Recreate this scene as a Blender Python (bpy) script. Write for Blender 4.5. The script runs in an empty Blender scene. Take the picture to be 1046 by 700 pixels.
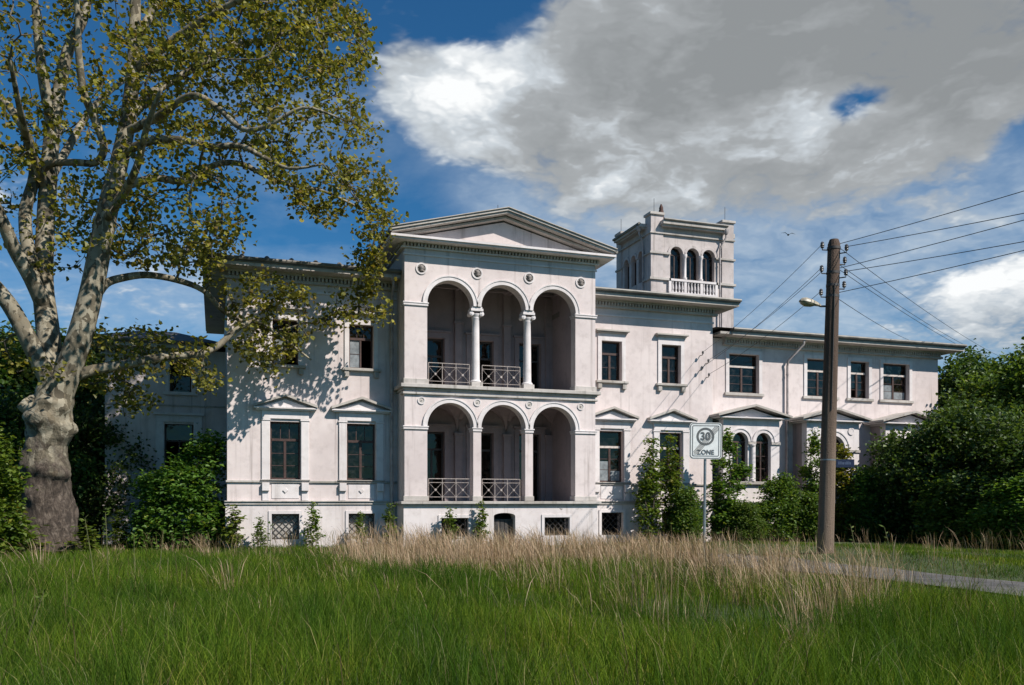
import bpy, bmesh, math, random
import numpy as np
from mathutils import Vector, Matrix
from mathutils.geometry import tessellate_polygon

R = math.radians
scene = bpy.context.scene
C = scene.collection

# ------------------------------------------------------------------ camera
EYE = 1.65
YAW = R(18.762)
CS, SN = math.cos(YAW), math.sin(YAW)
FPX, CX, HY = 892.0, 523.0, 513.0
cam_d = bpy.data.cameras.new("camera")
cam = bpy.data.objects.new("camera", cam_d)
C.objects.link(cam)
cam.location = (0, 0, EYE)
cam.rotation_euler = (R(90), 0, -YAW)
cam_d.sensor_width = 36.0
cam_d.lens = 36.0 * FPX / 1046.0
cam_d.shift_y = 163.0 / 1046.0
cam_d.clip_start = 0.1
cam_d.clip_end = 6000
scene.camera = cam

# ------------------------------------------------------------------ light
SUN_AZ, SUN_EL = R(37), R(44)          # to the right of the facade's normal
sun_dir = Vector((math.sin(SUN_AZ) * math.cos(SUN_EL), -math.cos(SUN_AZ) * math.cos(SUN_EL), math.sin(SUN_EL)))
sun_d = bpy.data.lights.new("sun", 'SUN')
sun_d.energy = 4.7
sun_d.angle = R(0.53)
sun_d.color = (1.0, 0.94, 0.86)
sun = bpy.data.objects.new("sun", sun_d)
C.objects.link(sun)
sun.rotation_euler = (-sun_dir).to_track_quat('-Z', 'Y').to_euler()
sun.location = (20, -20, 40)

scene.view_settings.view_transform = 'Standard'
scene.view_settings.look = 'None'
scene.view_settings.gamma = 1
scene.view_settings.exposure = 0.42
scene.view_settings.use_curve_mapping = False
scene.cycles.max_bounces = 5
scene.cycles.diffuse_bounces = 2
scene.cycles.transparent_max_bounces = 8
scene.cycles.sample_clamp_indirect = 4

world = bpy.data.worlds.new("World")
scene.world = world
world.use_nodes = True
nt = world.node_tree
for n in list(nt.nodes):
    nt.nodes.remove(n)

class NT:
    """small helper to write node graphs"""
    def __init__(s, tree): s.t = tree
    def n(s, typ, ins=None, **kw):
        nd = s.t.nodes.new(typ)
        for k, v in kw.items(): setattr(nd, k, v)
        for k, v in (ins or {}).items(): s.set(nd, k, v)
        return nd
    def set(s, nd, k, v):
        i = nd.inputs[k]
        if isinstance(v, bpy.types.NodeSocket): s.t.links.new(v, i)
        else:
            if isinstance(v, (tuple, list)) and len(v) == 3 and i.type == 'RGBA': v = (*v, 1)
            i.default_value = v
    def m(s, op, a, b=None, c=None, clamp=False):
        nd = s.t.nodes.new('ShaderNodeMath'); nd.operation = op; nd.use_clamp = clamp
        s.set(nd, 0, a)
        if b is not None: s.set(nd, 1, b)
        if c is not None: s.set(nd, 2, c)
        return nd.outputs[0]
    def mix(s, f, a, b, blend='MIX'):
        nd = s.t.nodes.new('ShaderNodeMix'); nd.data_type = 'RGBA'; nd.blend_type = blend
        s.set(nd, 0, f)
        for k, v in ((6, a), (7, b)):
            if isinstance(v, bpy.types.NodeSocket): s.t.links.new(v, nd.inputs[k])
            else: nd.inputs[k].default_value = (*v, 1) if len(v) == 3 else v
        return nd.outputs[2]
    def ramp(s, f, stops):
        nd = s.t.nodes.new('ShaderNodeValToRGB')
        el = nd.color_ramp.elements
        while len(el) < len(stops): el.new(0.5)
        for e, (p, c) in zip(el, stops):
            e.position = p; e.color = (*c, 1) if len(c) == 3 else c
        s.t.links.new(f, nd.inputs[0])
        return nd.outputs[0]
    def smooth(s, v, lo, hi):
        nd = s.t.nodes.new('ShaderNodeMapRange'); nd.interpolation_type = 'SMOOTHSTEP'
        s.set(nd, 0, v); nd.inputs[1].default_value = lo; nd.inputs[2].default_value = hi
        return nd.outputs[0]
    def noise(s, vec, scale, detail=4, rough=0.55, dist=0.0):
        nd = s.n('ShaderNodeTexNoise', {'Scale': scale, 'Detail': detail, 'Roughness': rough, 'Distortion': dist})
        s.t.links.new(vec, nd.inputs['Vector'])
        return nd.outputs[0]

W = NT(nt)
sky = W.n('ShaderNodeTexSky', sky_type='NISHITA', sun_disc=False)
sky.sun_elevation = SUN_EL
sky.sun_rotation = R(180) - SUN_AZ
sky.air_density = 1.0
sky.dust_density = 0.35
sky.ozone_density = 3.0
SKYSTR = 0.085
SKYTINT = (0.21, 0.57, 0.78)
CLOUD = [(2.5, 2.66, 2.76), (3.45, 3.65, 3.8), (5.3, 5.75, 6.15), (8.6, 8.75, 8.8), (5.3, 6.1, 6.8)]
tc = W.n('ShaderNodeTexCoord')
dirv = tc.outputs['Generated']
sep = W.n('ShaderNodeSeparateXYZ', {0: dirv})
dx, dy, dz = sep.outputs
az = W.m('ARCTAN2', dx, dy)
el = W.m('ARCSINE', dz)
azel_v = W.n('ShaderNodeCombineXYZ', {0: az, 1: el}).outputs[0]
# cloud noise lives on a flat layer far overhead, so clouds shrink towards the horizon
zz = W.m('ADD', W.m('MAXIMUM', dz, 0.0), 0.30)
pl = W.n('ShaderNodeCombineXYZ', {0: W.m('DIVIDE', dx, zz), 1: W.m('DIVIDE', dy, zz), 2: W.m('MULTIPLY', dz, 1.6)}).outputs[0]
warp = W.n('ShaderNodeTexNoise', {'Vector': pl, 'Scale': 3.0, 'Detail': 5.0, 'Roughness': 0.6})
n_big = W.noise(pl, 1.6, 2, 0.5)
n_fine = W.noise(pl, 3.2, 8, 0.58, 0.3)
wv = W.n('ShaderNodeVectorMath', {0: warp.outputs[1], 'Scale': 0.5}, operation='SCALE').outputs[0]
vo = W.n('ShaderNodeTexVoronoi', {'Vector': W.n('ShaderNodeVectorMath', {0: pl, 1: wv}, operation='ADD').outputs[0], 'Scale': 6.5, 'Detail': 3.0, 'Roughness': 0.55, 'Smoothness': 0.5}, feature='SMOOTH_F1')
puff = W.m('SUBTRACT', 0.42, vo.outputs['Distance'])
fn = W.m('SUBTRACT', n_fine, 0.5)

def azel(px, py):
    a = (px - CX) / FPX; b = (HY - py) / FPX
    return math.atan(a) + YAW, math.atan(b * math.cos(math.atan(a)))
def blobs(lst):
    tot = None
    for (px, py, rx, ry, amp) in lst:
        a0, e0 = azel(px, py)
        k = math.cos(a0 - YAW)
        d = W.n('ShaderNodeVectorMath', {0: azel_v, 1: (a0, e0, 0)}, operation='SUBTRACT').outputs[0]
        d = W.n('ShaderNodeVectorMath', {0: d, 1: (FPX / (rx * k * k), FPX / (ry * k), 0)}, operation='MULTIPLY').outputs[0]
        q = W.n('ShaderNodeVectorMath', {0: d, 1: d}, operation='DOT_PRODUCT').outputs['Value']
        e = W.m('POWER', 0.3679, q)
        tot = W.m('MULTIPLY', e, amp) if tot is None else W.m('MULTIPLY_ADD', e, amp, tot)
    return tot
BANK = [(900, 40, 280, 130, .95), (680, 40, 190, 95, .8), (1010, 110, 110, 80, .6), (720, 150, 200, 75, .65), (960, -170, 520, 140, .8)]
LUMP = [(455, 95, 80, 75, .95), (530, 85, 90, 45, .6), (570, 160, 110, 50, .6), (640, 200, 110, 40, .45), (840, 140, 90, 55, .45), (410, 75, 45, 55, .5),
        (985, 314, 88, 44, 1.35), (1090, 310, 80, 60, .9), (250, 275, 130, 40, .40), (120, 300, 130, 70, .45), (20, 150, 90, 60, .4), (-150, 200, 200, 120, .5), (320, -180, 220, 90, .5)]
HOLE = [(872, 106, 36, 18, -1.3), (480, 22, 70, 28, -1.2), (470, 208, 70, 34, -1.0), (410, 150, 22, 40, -.3), (1046, 160, 26, 34, -1.0), (300, 120, 110, 120, -.5), (160, 90, 110, 110, -.5)]
VEIL = [(690, 235, 150, 60, .9), (770, 290, 150, 90, .95), (980, 240, 120, 60, .8), (930, 320, 240, 100, .9), (600, 215, 90, 35, .5), (490, 160, 60, 60, .3), (250, 290, 130, 45, .6), (130, 300, 140, 60, .5), (560, 60, 60, 30, .4), (620, 180, 110, 50, .6), (860, 215, 200, 50, .8), (640, 215, 120, 40, .5)]
WHITE = [(525, 75, 70, 36, 1.0), (445, 95, 80, 65, .95), (500, 135, 80, 40, .30), (838, 128, 50, 34, 1.1), (770, 150, 70, 30, .45), (610, 185, 90, 36, .5), (690, 200, 70, 30, .35), (985, 306, 90, 44, 1.7), (1085, 300, 70, 50, .9),
         (1010, 172, 40, 22, .6), (640, 120, 120, 60, .25), (250, 280, 200, 60, .6), (0, 200, 300, 150, .6), (915, 170, 60, 30, .25)]
amb = W.m('MULTIPLY', W.smooth(n_big, 0.45, 0.75), 0.22)
dens = W.m('ADD', W.m('ADD', blobs(BANK + LUMP + HOLE), amb), W.m('ADD', W.m('MULTIPLY', fn, 1.9), W.m('MULTIPLY', puff, 0.85)))
cover = W.smooth(dens, 0.02, 0.74)
veil = W.m('MULTIPLY', W.m('ADD', blobs(VEIL), W.m('MULTIPLY', fn, 2.2)), 0.95, clamp=True)
veil = W.m('MULTIPLY', veil, W.m('MULTIPLY_ADD', puff, 0.5, 0.76))
edge = W.m('SUBTRACT', 1.0, W.smooth(dens, 0.35, 1.05))
sh = W.m('ADD', W.m('MULTIPLY_ADD', fn, 2.0, W.m('MULTIPLY_ADD', puff, 1.5, W.m('MULTIPLY_ADD', n_big, 0.9, -0.30))), W.m('MULTIPLY_ADD', edge, 0.30, blobs(WHITE)))
sh = W.m('MULTIPLY_ADD', sh, 0.46, 0.50)
cloudc = W.ramp(sh, [(0.05, CLOUD[0]), (0.47, CLOUD[1]), (0.74, CLOUD[2]), (1.0, CLOUD[3])])
tint = W.mix(1.0, sky.outputs[0], SKYTINT, 'MULTIPLY')
c1 = W.mix(veil, tint, CLOUD[4])
c2 = W.mix(cover, c1, cloudc)
bg = W.n('ShaderNodeBackground', {'Color': c2, 'Strength': SKYSTR})
out = W.n('ShaderNodeOutputWorld', {'Surface': bg.outputs[0]})
world.cycles.sampling_method = 'MANUAL'
world.cycles.sample_map_resolution = 512

# ------------------------------------------------------------------ placing helpers
def at(px, t):
    """ground point seen in photo column px at distance t along the view axis"""
    a = (px - CX) / FPX
    return t * (SN + CS * a), t * (CS - SN * a)

def on_plane(px, Y):
    a = (px - CX) / FPX
    t = Y / (CS - SN * a)
    return t * (SN + CS * a), t

def pt(px, py, t):
    x, y = at(px, t)
    return Vector((x, y, EYE + (HY - py) * t / FPX))

# ------------------------------------------------------------------ mesh building
class MB:
    def __init__(s): s.v = []; s.f = []; s.sm = []
    def add(s, vs, fs, smooth=False):
        o = len(s.v); s.v += [tuple(v) for v in vs]
        for f in fs: s.f.append(tuple(i + o for i in f)); s.sm.append(smooth)
    def box(s, x0, x1, y0, y1, z0, z1):
        vs = [(x, y, z) for z in (z0, z1) for y in (y0, y1) for x in (x0, x1)]
        s.add(vs, [(0, 2, 3, 1), (4, 5, 7, 6), (0, 1, 5, 4), (2, 6, 7, 3), (0, 4, 6, 2), (1, 3, 7, 5)])
        return s
    def plate(s, outline, d0, d1, holes=(), axis='y'):
        """flat outline with holes, given real thickness d0..d1 along an axis"""
        loops = [list(outline)] + [list(h) for h in holes]
        mp = {'y': lambda u, w, d: (u, d, w), 'x': lambda u, w, d: (d, u, w), 'z': lambda u, w, d: (u, w, d)}[axis]
        flat = [p for l in loops for p in l]
        tris = tessellate_polygon([[Vector((p[0], p[1], 0)) for p in l] for l in loops])
        n = len(flat)
        vs = [mp(p[0], p[1], d0) for p in flat] + [mp(p[0], p[1], d1) for p in flat]
        fs = [tuple(t) for t in tris] + [tuple(i + n for i in reversed(t)) for t in tris]
        o = 0
        for l in loops:
            k = len(l)
            for i in range(k):
                a, b = o + i, o + (i + 1) % k
                fs.append((a, b, b + n, a + n))
            o += k
        s.add(vs, fs)
        return s
    def tube(s, pts, rad, n=8, cap=True):
        pts = [Vector(p) for p in pts]
        if not hasattr(rad, '__len__'): rad = [rad] * len(pts)
        ref = None; rings = []
        for i, p in enumerate(pts):
            d = (pts[min(i + 1, len(pts) - 1)] - pts[max(i - 1, 0)])
            d = d.normalized() if d.length > 1e-9 else Vector((0, 0, 1))
            if ref is None: ref = d.orthogonal().normalized()
            ref = (ref - d * ref.dot(d))
            ref = ref.normalized() if ref.length > 1e-6 else d.orthogonal().normalized()
            b = d.cross(ref)
            rings.append([p + (ref * math.cos(2 * math.pi * k / n) + b * math.sin(2 * math.pi * k / n)) * rad[i] for k in range(n)])
        vs = [v for r in rings for v in r]
        fs = []
        for i in range(len(pts) - 1):
            for k in range(n):
                a = i * n + k; b = i * n + (k + 1) % n
                fs.append((a, b, b + n, a + n))
        if cap:
            fs.append(tuple(reversed(range(n)))); fs.append(tuple(range((len(pts) - 1) * n, len(pts) * n)))
        s.add(vs, fs, True)
        return s
    def lathe(s, prof, c, n=16):
        """prof: (radius, z) rising; turned round a vertical axis through c"""
        vs = []; fs = []
        for r, z in prof:
            vs += [(c[0] + r * math.cos(2 * math.pi * k / n), c[1] + r * math.sin(2 * math.pi * k / n), c[2] + z) for k in range(n)]
        for i in range(len(prof) - 1):
            for k in range(n):
                a = i * n + k; b = i * n + (k + 1) % n
                fs.append((a, b, b + n, a + n))
        fs.append(tuple(reversed(range(n)))); fs.append(tuple(range((len(prof) - 1) * n, len(prof) * n)))
        s.add(vs, fs, True)
        return s
    def build(s, name, mat, parent=None, label=None, bevel=0, recalc=True):
        me = bpy.data.meshes.new(name)
        xs = np.array(s.v, dtype=np.float64)
        lo, hi = xs.min(0), xs.max(0)
        org = Vector(((lo[0] + hi[0]) / 2, (lo[1] + hi[1]) / 2, lo[2]))
        me.from_pydata([tuple(Vector(v) - org) for v in s.v], [], s.f)
        me.polygons.foreach_set('use_smooth', s.sm)
        if recalc:
            bm = bmesh.new(); bm.from_mesh(me)
            bmesh.ops.recalc_face_normals(bm, faces=bm.faces)
            bm.to_mesh(me); bm.free()
        me.materials.append(mat)
        if any(s.sm):
            try: me.set_sharp_from_angle(angle=R(40))
            except Exception: pass
        o = bpy.data.objects.new(name, me)
        C.objects.link(o)
        link(o, org, parent)
        if label: o['label'] = label
        if bevel:
            b = o.modifiers.new('bevel', 'BEVEL'); b.width = bevel; b.segments = 1; b.limit_method = 'ANGLE'
        return o

WORLD_ORG = {}
def link(o, org, parent):
    """put o's origin at world point org, below parent (parents are never rotated while building)"""
    WORLD_ORG[o.name] = Vector(org)
    if parent is not None:
        o.parent = parent
        o.location = Vector(org) - WORLD_ORG[parent.name]
    else:
        o.location = org

def thing(name, label, cat, loc, group=None):
    o = bpy.data.objects.new(name, None)
    C.objects.link(o)
    o.empty_display_size = 0.3
    link(o, loc, None)
    tag(o, label, cat, group)
    return o

def tag(o, label, cat, group=None):
    o['label'] = label; o['category'] = cat
    if group: o['group'] = group
    return o

def dup(root, label, loc, rz=0, sc=1.0, group=None):
    c = root.copy(); C.objects.link(c)
    c.location = loc; c.rotation_euler = (0, 0, rz)
    c.scale = sc if hasattr(sc, '__len__') else (sc, sc, sc)
    c['label'] = label
    if group: c['group'] = group
    for ch in list(root.children):
        d = ch.copy(); C.objects.link(d); d.parent = c
        for g in list(ch.children):
            e = g.copy(); C.objects.link(e); e.parent = d
    return c

def np_mesh(name, verts, quads=None, tris=None, mat=None, smooth=False):
    """big meshes straight from arrays"""
    me = bpy.data.meshes.new(name)
    nq = 0 if quads is None else len(quads); ntr = 0 if tris is None else len(tris)
    me.vertices.add(len(verts)); me.vertices.foreach_set('co', np.asarray(verts, dtype=np.float32).ravel())
    idx = []; st = []
    if nq: idx.append(np.asarray(quads).ravel()); st.append(np.arange(nq) * 4)
    if ntr: idx.append(np.asarray(tris).ravel()); st.append(nq * 4 + np.arange(ntr) * 3)
    idx = np.concatenate(idx); st = np.concatenate(st)
    me.loops.add(len(idx)); me.loops.foreach_set('vertex_index', idx.astype(np.int32))
    me.polygons.add(nq + ntr); me.polygons.foreach_set('loop_start', st.astype(np.int32))
    me.polygons.foreach_set('use_smooth', np.full(nq + ntr, smooth))
    me.update(calc_edges=True)
    if mat: me.materials.append(mat)
    return me
# ------------------------------------------------------------------ materials
def mat(name):
    m = bpy.data.materials.new(name); m.use_nodes = True
    t = m.node_tree
    for n in list(t.nodes): t.nodes.remove(n)
    g = NT(t)
    o = g.n('ShaderNodeOutputMaterial')
    g.out = o
    return m, g
def principled(g, col, rough=0.8, bump=None, bstr=0.3, bdist=0.02, **kw):
    p = g.n('ShaderNodeBsdfPrincipled')
    g.set(p, 'Base Color', col); g.set(p, 'Roughness', rough)
    for k, v in kw.items(): g.set(p, k.replace('_', ' '), v)
    if bump is not None:
        b = g.n('ShaderNodeBump', {'Strength': bstr, 'Distance': bdist, 'Height': bump})
        g.set(p, 'Normal', b.outputs[0])
    return p
def pos(g): return g.n('ShaderNodeNewGeometry').outputs['Position']
def scaled(g, vec, s):
    return g.n('ShaderNodeMapping', {'Vector': vec, 'Scale': s}).outputs[0]

def m_stucco(name, c1, c2, stain, drip=0.5, spots=0.0):
    m, g = mat(name)
    p = pos(g)
    big = g.noise(p, 0.55, 5, 0.6)
    mid = g.noise(p, 3.1, 6, 0.65)
    col = g.mix(g.smooth(big, 0.35, 0.68), c1, c2)
    col = g.mix(g.m('MULTIPLY', g.smooth(mid, 0.45, 0.75), 0.35), col, stain)
    dr = g.noise(scaled(g, p, (4.2, 4.2, 0.17)), 1.0, 5, 0.6)
    fine = g.noise(scaled(g, p, (9, 9, 0.5)), 1.0, 3, 0.6)
    f = g.m('MULTIPLY', g.smooth(dr, 0.52, 0.70), g.m('MULTIPLY', g.smooth(fine, 0.35, 0.65), drip))
    col = g.mix(f, col, stain)
    if spots:
        sp = g.noise(p, 7.5, 5, 0.6)
        msk = g.m('MULTIPLY', g.smooth(sp, 0.66, 0.69), g.smooth(g.noise(p, 0.8, 2), 0.50, 0.58))
        col = g.mix(g.m('MULTIPLY', msk, spots), col, (0.17, 0.14, 0.125))
    grain = g.m('ADD', g.noise(p, 55, 4, 0.7), g.m('MULTIPLY', mid, 1.2))
    b = principled(g, col, 0.92, grain, 0.35, 0.012)
    g.set(g.out, 'Surface', b.outputs[0])
    return m

PINKW, PINKW2 = (0.665, 0.583, 0.565), (0.565, 0.487, 0.473)
M_WALL = m_stucco('wall_stucco', PINKW, PINKW2, (0.35, 0.295, 0.28), 0.8)
M_TOWER = m_stucco('tower_stucco', (0.54, 0.48, 0.465), (0.40, 0.35, 0.335), (0.20, 0.175, 0.16), 0.9)
M_PLINTH = m_stucco('plinth_stucco', (0.68, 0.62, 0.61), (0.58, 0.52, 0.51), (0.36, 0.31, 0.28), 0.75, 0.85)
M_TRIM = m_stucco('trim_plaster', (0.70, 0.65, 0.645), (0.60, 0.55, 0.545), (0.36, 0.32, 0.30), 0.6)
M_CORNICE = m_stucco('cornice_wood', (0.48, 0.44, 0.405), (0.37, 0.335, 0.305), (0.20, 0.18, 0.16), 0.8)
M_LEDGE = m_stucco('weathered_ledge', (0.50, 0.46, 0.43), (0.33, 0.30, 0.27), (0.14, 0.125, 0.105), 0.9)
M_DARKTRIM = m_stucco('dirt_and_shade_trim', (0.34, 0.28, 0.27), (0.27, 0.225, 0.215), (0.17, 0.14, 0.13), 0.9)  # dirty bay sides, and the painted shade behind the tower balusters
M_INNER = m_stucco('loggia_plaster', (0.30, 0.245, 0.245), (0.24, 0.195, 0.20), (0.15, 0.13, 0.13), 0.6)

def m_plain(name, col, rough=0.6, var=0.25, scale=6, metal=0.0, bump=0.15):
    m, g = mat(name)
    p = pos(g)
    n = g.noise(p, scale, 6, 0.65)
    dark = tuple(c * (1 - var) for c in col); lite = tuple(min(1, c * (1 + var)) for c in col)
    b = principled(g, g.mix(g.smooth(n, 0.3, 0.7), dark, lite), rough, g.noise(p, scale * 8, 3), bump, 0.01, Metallic=metal)
    g.set(g.out, 'Surface', b.outputs[0])
    return m
M_ROOF = m_plain('roof_sheet', (0.085, 0.08, 0.075), 0.55, 0.35, 3)
M_GUTTER = m_plain('gutter_metal', (0.13, 0.12, 0.105), 0.5, 0.4, 2)
M_PIPE = m_plain('downpipe_metal', (0.34, 0.30, 0.29), 0.5, 0.3, 3)
M_FRAME = m_plain('brown_window_frame', (0.050, 0.024, 0.019), 0.6, 0.35, 9)
M_CREAM = m_plain('cream_window_bar', (0.52, 0.45, 0.41), 0.6, 0.25, 9)
M_RAIL = m_plain('pale_railing_iron', (0.36, 0.31, 0.285), 0.6, 0.35, 20)
M_IRON = m_plain('dark_iron', (0.045, 0.038, 0.035), 0.6, 0.4, 12)
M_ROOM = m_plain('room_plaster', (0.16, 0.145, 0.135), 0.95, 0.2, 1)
M_BOARD = m_plain('grey_board', (0.34, 0.315, 0.29), 0.8, 0.25, 4)
M_RELIEF = m_plain('medallion_relief', (0.24, 0.21, 0.195), 0.8, 0.5, 22)
M_STEEL = m_plain('galvanised_steel', (0.30, 0.32, 0.325), 0.42, 0.2, 9, 0.7)
M_CERAMIC = m_plain('dark_insulator', (0.09, 0.085, 0.085), 0.3, 0.4, 30)
M_WIRE = m_plain('black_cable', (0.02, 0.02, 0.022), 0.6, 0.1, 5)
M_LAMP = m_plain('lamp_casing', (0.34, 0.30, 0.23), 0.45, 0.3, 10)
M_LAMPG = m_plain('lamp_cover', (0.22, 0.20, 0.13), 0.3, 0.3, 10)
M_BLUE = m_plain('blue_enamel', (0.008, 0.014, 0.045), 0.4, 0.2, 10)
M_BLUETXT = m_plain('pale_lettering', (0.06, 0.085, 0.15), 0.5, 0.1, 10)
M_SIGNW = m_plain('sign_white', (0.80, 0.81, 0.79), 0.45, 0.08, 14, 0, 0.02)
M_SIGNG = m_plain('sign_grey', (0.12, 0.125, 0.125), 0.5, 0.12, 14, 0, 0.02)
M_SIGNL = m_plain('sign_light_grey', (0.24, 0.25, 0.25), 0.5, 0.12, 14, 0, 0.02)
M_BIRD = m_plain('dark_feathers', (0.03, 0.03, 0.03), 0.8, 0.2, 10)
M_RUST = m_plain('rusty_iron', (0.075, 0.035, 0.026), 0.8, 0.4, 12)

def m_glass(name, tint, rough):
    m, g = mat(name)
    p = pos(g)
    fr = g.n('ShaderNodeFresnel', {'IOR': 1.5})
    bmp = g.n('ShaderNodeBump', {'Strength': 0.30, 'Distance': 0.03, 'Height': g.noise(p, 1.9, 2)})
    gl = g.n('ShaderNodeBsdfGlossy', {'Color': (0.95, 0.80, 0.70), 'Roughness': rough, 'Normal': bmp.outputs[0]})
    dirt = g.noise(p, 5, 5, 0.7)
    tr = g.n('ShaderNodeBsdfTransparent', {'Color': tint})
    df = g.n('ShaderNodeBsdfDiffuse', {'Color': (0.25, 0.24, 0.23)})
    a = g.n('ShaderNodeMixShader', {0: g.m('MULTIPLY', g.smooth(dirt, 0.4, 0.8), 0.10), 1: tr.outputs[0], 2: df.outputs[0]})
    b = g.n('ShaderNodeMixShader', {0: fr.outputs[0], 1: a.outputs[0], 2: gl.outputs[0]})
    g.set(g.out, 'Surface', b.outputs[0])
    return m
M_GLASS = m_glass('window_glass', (0.40, 0.385, 0.37), 0.03)
M_HAZY = m_plain('grey_hazed_glass', (0.20, 0.215, 0.225), 0.25, 0.3, 4)

def m_leaf(name, stops, trans=0.4, rough=0.5, spec=0.35, tgain=1.4, patch=None):
    m, g = mat(name)
    rnd = g.n('ShaderNodeNewGeometry').outputs['Random Per Island']
    col = g.ramp(rnd, stops)
    oi = g.n('ShaderNodeObjectInfo').outputs['Random']
    hs = g.n('ShaderNodeHueSaturation', {'Hue': g.m('ADD', 0.49, g.m('MULTIPLY', oi, 0.02)), 'Value': g.m('ADD', 0.88, g.m('MULTIPLY', oi, 0.24)), 'Color': col})
    col = hs.outputs[0]
    if patch:
        # different grasses grow in patches
        q = pos(g); pn = g.smooth(g.noise(q, 0.38, 4, 0.6), 0.36, 0.64); pf = g.smooth(g.noise(q, 1.7, 3), 0.35, 0.65)
        col = g.mix(pn, g.mix(1.0, col, patch[0], 'MULTIPLY'), g.mix(1.0, col, patch[1], 'MULTIPLY'))
        col = g.mix(g.m('MULTIPLY', pf, 0.45), col, g.mix(1.0, col, patch[2], 'MULTIPLY'))
    p = principled(g, col, rough)
    p.inputs['Specular IOR Level'].default_value = spec
    tcol = g.mix(1.0, col, (tgain * 1.15, tgain * 1.1, tgain * 0.5), 'MULTIPLY')
    tl = g.n('ShaderNodeBsdfTranslucent', {'Color': tcol})
    mx = g.n('ShaderNodeMixShader', {0: trans, 1: p.outputs[0], 2: tl.outputs[0]})
    g.set(g.out, 'Surface', mx.outputs[0])
    return m
M_LPLANE = m_leaf('plane_leaves', [(0.0, (0.074, 0.076, 0.017)), (0.45, (0.151, 0.145, 0.023)), (0.8, (0.255, 0.231, 0.033)), (0.93, (0.198, 0.128, 0.041)), (1.0, (0.346, 0.305, 0.046))], 0.38)
M_LMAPLE = m_leaf('maple_leaves', [(0.0, (0.044, 0.090, 0.015)), (0.5, (0.083, 0.157, 0.023)), (0.9, (0.127, 0.201, 0.033)), (1.0, (0.209, 0.239, 0.044))], 0.4)
M_LYOUNG = m_leaf('young_leaves', [(0.0, (0.055, 0.100, 0.014)), (0.5, (0.095, 0.150, 0.018)), (0.92, (0.14, 0.19, 0.024)), (1.0, (0.21, 0.19, 0.03))], 0.42)
M_LDARK = m_leaf('dark_tree_leaves', [(0.0, (0.029, 0.056, 0.014)), (0.5, (0.053, 0.099, 0.019)), (0.9, (0.088, 0.150, 0.026)), (1.0, (0.150, 0.202, 0.035))], 0.28)
M_LYELLOW = m_leaf('yellowing_leaves', [(0.0, (0.07, 0.09, 0.014)), (0.5, (0.14, 0.145, 0.02)), (0.9, (0.20, 0.17, 0.025)), (1.0, (0.24, 0.15, 0.03))], 0.42)
M_GRASS = m_leaf('green_grass', [(0.0, (0.033, 0.070, 0.009)), (0.5, (0.065, 0.126, 0.012)), (0.88, (0.114, 0.181, 0.020)), (0.95, (0.162, 0.181, 0.048)), (1.0, (0.323, 0.303, 0.165))], 0.36, 0.75, 0.08, 1.4, patch=((0.62, 0.76, 0.75), (1.38, 1.25, 1.0), (1.15, 0.85, 0.8)))
M_SEED = m_leaf('seeding_grass', [(0.0, (0.09, 0.075, 0.03)), (0.5, (0.15, 0.115, 0.055)), (0.9, (0.20, 0.18, 0.07)), (1.0, (0.33, 0.28, 0.16))], 0.25, 0.6, 0.2, 1.0)
M_WEEDL = m_leaf('weed_leaves', [(0.0, (0.035, 0.07, 0.012)), (0.5, (0.06, 0.11, 0.018)), (1.0, (0.10, 0.15, 0.03))], 0.3)
M_STRAW = m_leaf('straw_grass', [(0.0, (0.24, 0.155, 0.09)), (0.45, (0.42, 0.295, 0.185)), (0.80, (0.58, 0.44, 0.30)), (0.94, (0.50, 0.40, 0.26)), (1.0, (0.14, 0.16, 0.04))], 0.25, 0.6, 0.2, 1.0)

def m_bark_plane():
    m, g = mat('plane_bark')
    p = pos(g)
    z = g.n('ShaderNodeSeparateXYZ', {0: p}).outputs[2]
    warp = g.n('ShaderNodeTexNoise', {'Vector': p, 'Scale': 3.0, 'Detail': 4.0}).outputs[1]
    q = g.n('ShaderNodeVectorMath', {0: scaled(g, p, (1, 1, 0.55)), 1: g.n('ShaderNodeVectorMath', {0: warp, 'Scale': 0.45}, operation='SCALE').outputs[0]}, operation='ADD').outputs[0]
    v = g.n('ShaderNodeTexVoronoi', {'Vector': q, 'Scale': 6.5})
    patch = g.n('ShaderNodeSeparateColor', {0: v.outputs['Color']}).outputs[0]
    smooth_bark = g.ramp(patch, [(0.0, (0.060, 0.048, 0.030)), (0.25, (0.11, 0.092, 0.060)), (0.45, (0.20, 0.172, 0.122)), (0.75, (0.31, 0.275, 0.205)), (1.0, (0.14, 0.108, 0.066))])
    n2 = g.noise(scaled(g, p, (1, 1, 0.5)), 7.5, 10, 0.78, 0.6)
    old = g.ramp(n2, [(0.36, (0.022, 0.016, 0.012)), (0.5, (0.085, 0.062, 0.047)), (0.64, (0.22, 0.175, 0.14))])
    hgt = g.m('ADD', z, g.m('MULTIPLY', g.m('SUBTRACT', g.noise(p, 2.2, 7, 0.65), 0.5), 5.5))
    col = g.mix(g.smooth(hgt, 2.3, 3.7), old, smooth_bark)
    rough_h = g.m('MULTIPLY', n2, g.m('SUBTRACT', 1.15, g.smooth(hgt, 2.5, 4.5)))
    b = principled(g, col, 0.85, rough_h, 1.0, 0.14)
    g.set(g.out, 'Surface', b.outputs[0])
    return m
M_BARKP = m_bark_plane()
def m_bark(name, c1, c2):
    m, g = mat(name)
    p = pos(g)
    n = g.noise(scaled(g, p, (1, 1, 0.25)), 14, 6, 0.7)
    b = principled(g, g.ramp(n, [(0.3, c1), (0.7, c2)]), 0.9, n, 0.7, 0.04)
    g.set(g.out, 'Surface', b.outputs[0])
    return m
M_TWIG = m_bark('plane_twig_bark', (0.055, 0.045, 0.033), (0.17, 0.145, 0.11))
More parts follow.
